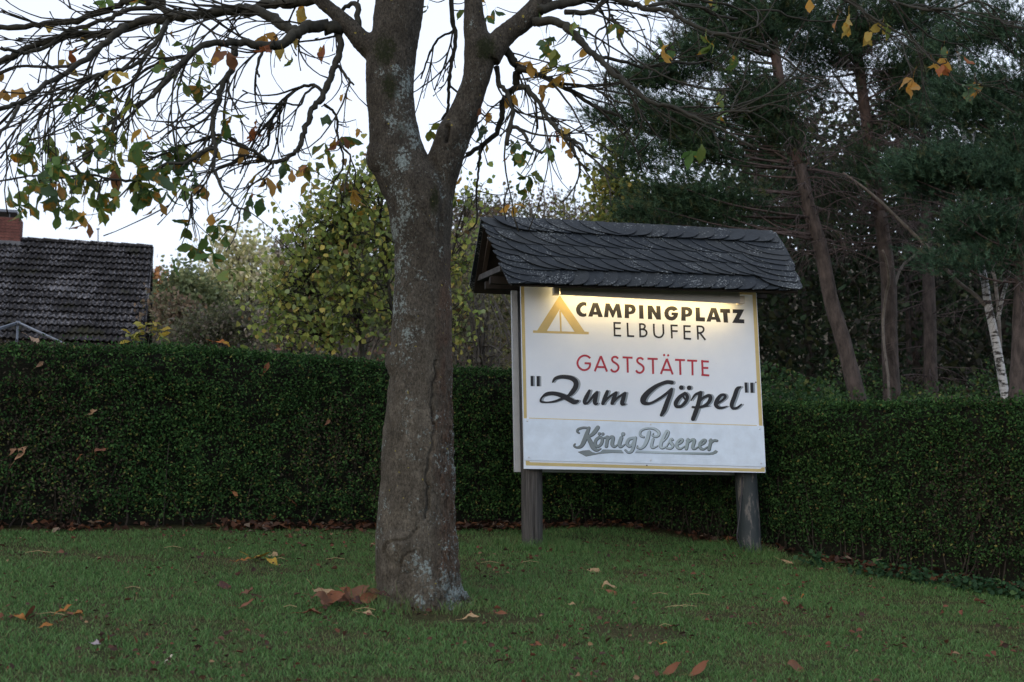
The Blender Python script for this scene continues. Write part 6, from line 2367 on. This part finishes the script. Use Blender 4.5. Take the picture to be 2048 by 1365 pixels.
# ================================================================== FALLEN LEAVES
def hedge_hit(px, py, out=0.03):
    lo, hi = 5.0, 14.0
    for _ in range(40):
        m = .5 * (lo + hi)
        p = at(px, py, m)
        if hedge_d(p.x, p.y) > out:
            lo = m
        else:
            hi = m
    return at(px, py, lo)


def fallen_lib():
    lib = []
    for i in range(10):
        rnd = random.Random(90 + i)
        v, f = leaflet(1.0, rnd.uniform(.42, .6), rnd.uniform(-.5, .5), rnd.uniform(-2.2, 2.2), rnd)
        cup = rnd.uniform(.2, .9)
        v = [(x - .5, y * (1 - .25 * cup), z + cup * y * y * 1.6 + .06 * math.sin(x * 9 + i)) for x, y, z in v]
        g = Geo()
        g.add(v, f)
        g.tube([Vector((-.5, 0, 0)), Vector((-.75, .05, .02)), Vector((-1.0, rnd.uniform(-.2, .2), .02))], [.014, .012, .01], 4)
        me = bpy.data.meshes.new('fallen_leaf')
        me.from_pydata([tuple(p) for p in g.v], [], g.f)
        me.polygons.foreach_set('use_smooth', np.ones(len(me.polygons), dtype=bool))
        me.materials.append(M['fallen_leaf'])
        lib.append(me)
    return lib


RUST, BROWN, DARK, PALEB, YELL, ORNG = (.18, .075, .042), (.13, .066, .042), (.06, .032, .028), (.36, .25, .14), (.36, .24, .04), (.30, .13, .035)
FALLEN = [
    (640, 1196, .13, PALEB, 'pale curled leaf on top of the leaf heap by the trunk'), (664, 1206, .12, RUST, 'rusty leaf in the middle of the leaf heap by the trunk'),
    (622, 1230, .10, RUST, 'lone rust leaf on the near edge of the leaf heap'), (645, 1220, .11, BROWN, 'flat brown leaf at the house side of the leaf heap'),
    (692, 1196, .11, RUST, 'upright rust leaf rising from the leaf heap'), (700, 1215, .13, BROWN, 'wide brown leaf in the front of the leaf heap'),
    (722, 1196, .12, RUST, 'red-brown leaf standing on edge nearest the grass tuft'), (745, 1205, .11, BROWN, 'brown leaf half under the grass tuft at the trunk'),
    (762, 1214, .10, DARK, 'dark leaf against the trunk foot in the grass tuft'), (712, 1222, .10, DARK, 'dark purplish leaf low in the leaf heap'),
    (676, 1214, .12, BROWN, 'folded brown leaf in the core of the leaf heap'),
    (655, 1212, .13, BROWN, 'brown leaf leaning against its neighbours in the heap, under the pale one'), (684, 1206, .12, DARK, 'dark curled leaf at the back of the leaf heap'),
    (706, 1204, .13, BROWN, 'brown leaf standing behind the upright rust leaf of the heap'), (730, 1212, .12, RUST, 'rust leaf overlapping the wide brown one in the heap'),
    (752, 1196, .11, DARK, 'dark leaf peeking out of the grass tuft above the heap'), (670, 1218, .12, RUST, 'broad rust leaf along the near side of the heap'),
    (735, 1232, .08, PALEB, 'small grey leaf with a long stalk before the leaf heap'),
    (514, 1121, .14, YELL, 'bright yellow leaf lying on the lawn beside its orange twin'), (543, 1126, .12, YELL, 'yellow leaf with a brown tip, next to the brightest yellow one'),
    (486, 1128, .10, ORNG, 'orange leaf end of the yellow leaf trio on the lawn'), (548, 1112, .12, PALEB, 'pale thin leaf just behind the yellow pair on the lawn'),
    (496, 1194, .12, BROWN, 'brown leaf with a dark lobe on the open lawn, hedge side of the heap'), (512, 1196, .09, DARK, 'blackish curled leaf touching a brown one on the lawn'),
    (490, 1218, .10, RUST, 'dark rust leaf alone between the heap and the yellow trio'),
    (60, 1238, .14, RUST, 'big rust leaf with trailing stalk near the lawn edge under the house'), (38, 1239, .08, ORNG, 'small orange leaf touching the big rust leaf with a stalk'),
    (127, 1231, .10, ORNG, 'orange leaf of the pair next to the big rust leaf'), (152, 1229, .10, ORNG, 'arched orange leaf, second of the orange pair'),
    (90, 1258, .07, ORNG, 'small pale orange leaf just before the orange pair'),
    (1186, 1142, .12, PALEB, 'pale pointed leaf with rust tip on the lawn below the sign'), (1218, 1177, .11, PALEB, 'buff leaf on the lawn in front of the sign'),
    (1222, 1186, .10, RUST, 'rust leaf tucked under the buff leaf before the sign'), (1143, 1211, .05, PALEB, 'tiny square buff leaf scrap on the lawn'),
    (1070, 1293, .07, RUST, 'small red leaf near the lower lawn, below the tent emblem post'), (1575, 1125, .12, PALEB, 'pale leaf at the foot of the far sign post'),
    (1604, 1198, .05, ORNG, 'tiny orange leaf alone on the lawn past the far post'), (1512, 1250, .05, RUST, 'tiny red-brown leaf on bare grass before the far post'),
    (1395, 1350, .11, RUST, 'rust leaf standing up at the lower edge of the lawn'), (1340, 1350, .11, RUST, 'folded rust leaf beside another at the lower lawn edge'),
    (1590, 1340, .10, BROWN, 'buff brown leaf low on the lawn, hedge corner side'), (1325, 1293, .05, ORNG, 'little orange leaf in mid lawn before the bare patch'),
    (940, 1240, .10, PALEB, 'straw-coloured leaf by the root flare of the trunk'), (1000, 1234, .08, RUST, 'rust scrap beside the bare earth at the root flare'),
    (340, 1327, .06, (.6, .56, .46), 'whitish scrap shining on the near lawn'), (190, 1292, .06, (.30, .27, .30), 'pale greyish leaf scrap on the near lawn'),
    (120, 1108, .07, BROWN, 'small brown leaf far back on the lawn by the house-side hedge'), (448, 1178, .10, DARK, 'flattened dark leaf in mid lawn behind the blackish one'),
]
HEDGED = [
    (40, 906, .15, (.34, .20, .12), 'large tan leaf caught in the hedge face below the metal frame'), (24, 905, .10, (.24, .14, .09), 'dangling brown leaf beside the large tan one in the hedge'),
    (155, 916, .09, (.24, .10, .05), 'small rust leaf stuck in the middle of the hedge face'), (200, 903, .10, (.16, .07, .045), 'dark rust leaf stuck in the hedge near a brighter one'),
    (182, 825, .09, (.28, .18, .11), 'tan leaf caught high in the hedge face'), (532, 737, .11, (.18, .075, .04), 'long rust leaf hanging near the hedge top'),
    (80, 729, .08, (.22, .14, .09), 'tan leaf caught below the hedge top under the roof'), (655, 845, .07, (.16, .08, .05), 'brown leaf in the hedge close to the trunk'),
    (470, 987, .07, (.24, .11, .05), 'rust leaf low in the hedge in the trunk direction'), (588, 1003, .10, (.18, .08, .045), 'rust leaf at the hedge foot near the trunk'),
]
HEDGETOP = [
    (442, 686, .13, (.34, .12, .03), 'bright orange-red leaf resting on the hedge top'), (452, 689, .10, (.36, .21, .03), 'yellow leaf touching the bright orange-red one on the hedge'),
    (70, 680, .12, (.42, .30, .22), 'pale pinkish leaf lying on the hedge top below the frame'), (556, 702, .09, (.18, .08, .05), 'brown leaf lying on the hedge top before the lime tree'),
]


def make_fallen():
    lib = fallen_lib()

    def put(p, Ls, c, lab, grp, rot):
        o = bpy.data.objects.new('fallen_leaf', random.choice(lib))
        o.location = p
        o.rotation_euler = rot
        o.scale = (Ls, Ls, Ls)
        j = random.uniform(.9, 1.1)
        o.color = (c[0] * j, c[1] * j, c[2] * j, 1)
        tag(o, lab, 'fallen leaf', grp)
        link(o)
    for px, py, Ls, c, lab in FALLEN:
        p = on_ground(px, py + 3)
        Ls = Ls * (1.2 if 600 < px < 780 and 1180 < py < 1240 else 1.05)
        pile = 600 < px < 780 and 1180 < py < 1225
        lift = random.uniform(.03, .075) if pile else .022
        if pile:
            put(Vector((p.x, p.y, ground_z(p.x, p.y) + lift)), Ls, c, lab, 'fallen leaves on the lawn', (random.gauss(.95, .35), random.gauss(0, .45), random.uniform(-1.2, 1.2)))
            continue
        put(Vector((p.x, p.y, ground_z(p.x, p.y) + lift)), Ls, c, lab, 'fallen leaves on the lawn', (random.gauss(.55, .3), random.gauss(0, .22), random.uniform(-.7, .7) ))
    for px, py, Ls, c, lab in HEDGED:
        put(hedge_hit(px, py, .0), Ls, c, lab, 'leaves caught in the hedge', (1.2 + random.gauss(0, .3), random.uniform(-1.2, 1.2), random.gauss(0, .4)))
    for px, py, Ls, c, lab in HEDGETOP:
        p = hedge_hit(px, py, -.12)
        put(p, Ls, c, lab, 'leaves lying on the hedge top', (random.gauss(.7, .3), random.gauss(0, .4), random.uniform(-.8, .8)))


make_fallen()


def make_crumbs():
    n = 3800
    y = 5.2 + 5.4 * RNG.random(n)
    x = (RNG.random(n) * 2 - 1) * .46 * y
    k = np.array([noise.noise((a * .9, b * 1.3, 30)) + .35 * noise.noise((a * 4, b * 4, 3)) for a, b in zip(x, y)])
    keep = (k > .02) | (RNG.random(n) < .15)
    x, y = x[keep], y[keep]
    hd = np.array([hedge_d(a, b) for a, b in zip(x, y)])
    x, y = x[hd > .1], y[hd > .1]
    n = len(x)
    z = np.array([ground_z(a, b) for a, b in zip(x, y)]) + .022 + .016 * RNG.random(n)
    pal = [(.13, .055, .035, 4), (.085, .042, .03, 4), (.055, .034, .028, 3), (.2, .13, .075, 1)]
    o = leaf_cloud('leaf_crumbs', np.column_stack([x, y, z]), .016 + .034 * RNG.random(n) ** 2, pal, M['litter'], None, rand_dirs(n) * np.array([1, 1, .3]), np.array([0, 0, 1.]) + RNG.normal(size=(n, 3)) * .5, .7, .4, None, None, True)
    tag(o, 'brown leaf crumbs scattered through the short grass', 'leaf litter', None, 'stuff')
    g = Geo()
    for px, py in ((980, 1135), (1060, 1134), (265, 1188), (580, 1226), (1352, 1225), (1370, 1224), (75, 1115), (1330, 1263), (1320, 1199), (730, 1231), (560, 1128), (100, 1242), (1400, 1200), (670, 1128), (345, 1105)):
        p = on_ground(px, py)
        p.z = ground_z(p.x, p.y) + .035
        a = random.uniform(-.4, .4)
        v = Vector((math.cos(a), math.sin(a), 0)) * random.uniform(.04, .09)
        g.tube([p - v, p + Vector((0, 0, .012)), p + v], .0018, 4)
    o = g.build('leaf_stalks', mat_plain('straw', (.34, .26, .13), .8))
    tag(o, 'thin straw-coloured leaf stalks lying in the grass', 'leaf litter', None, 'stuff')


make_crumbs()
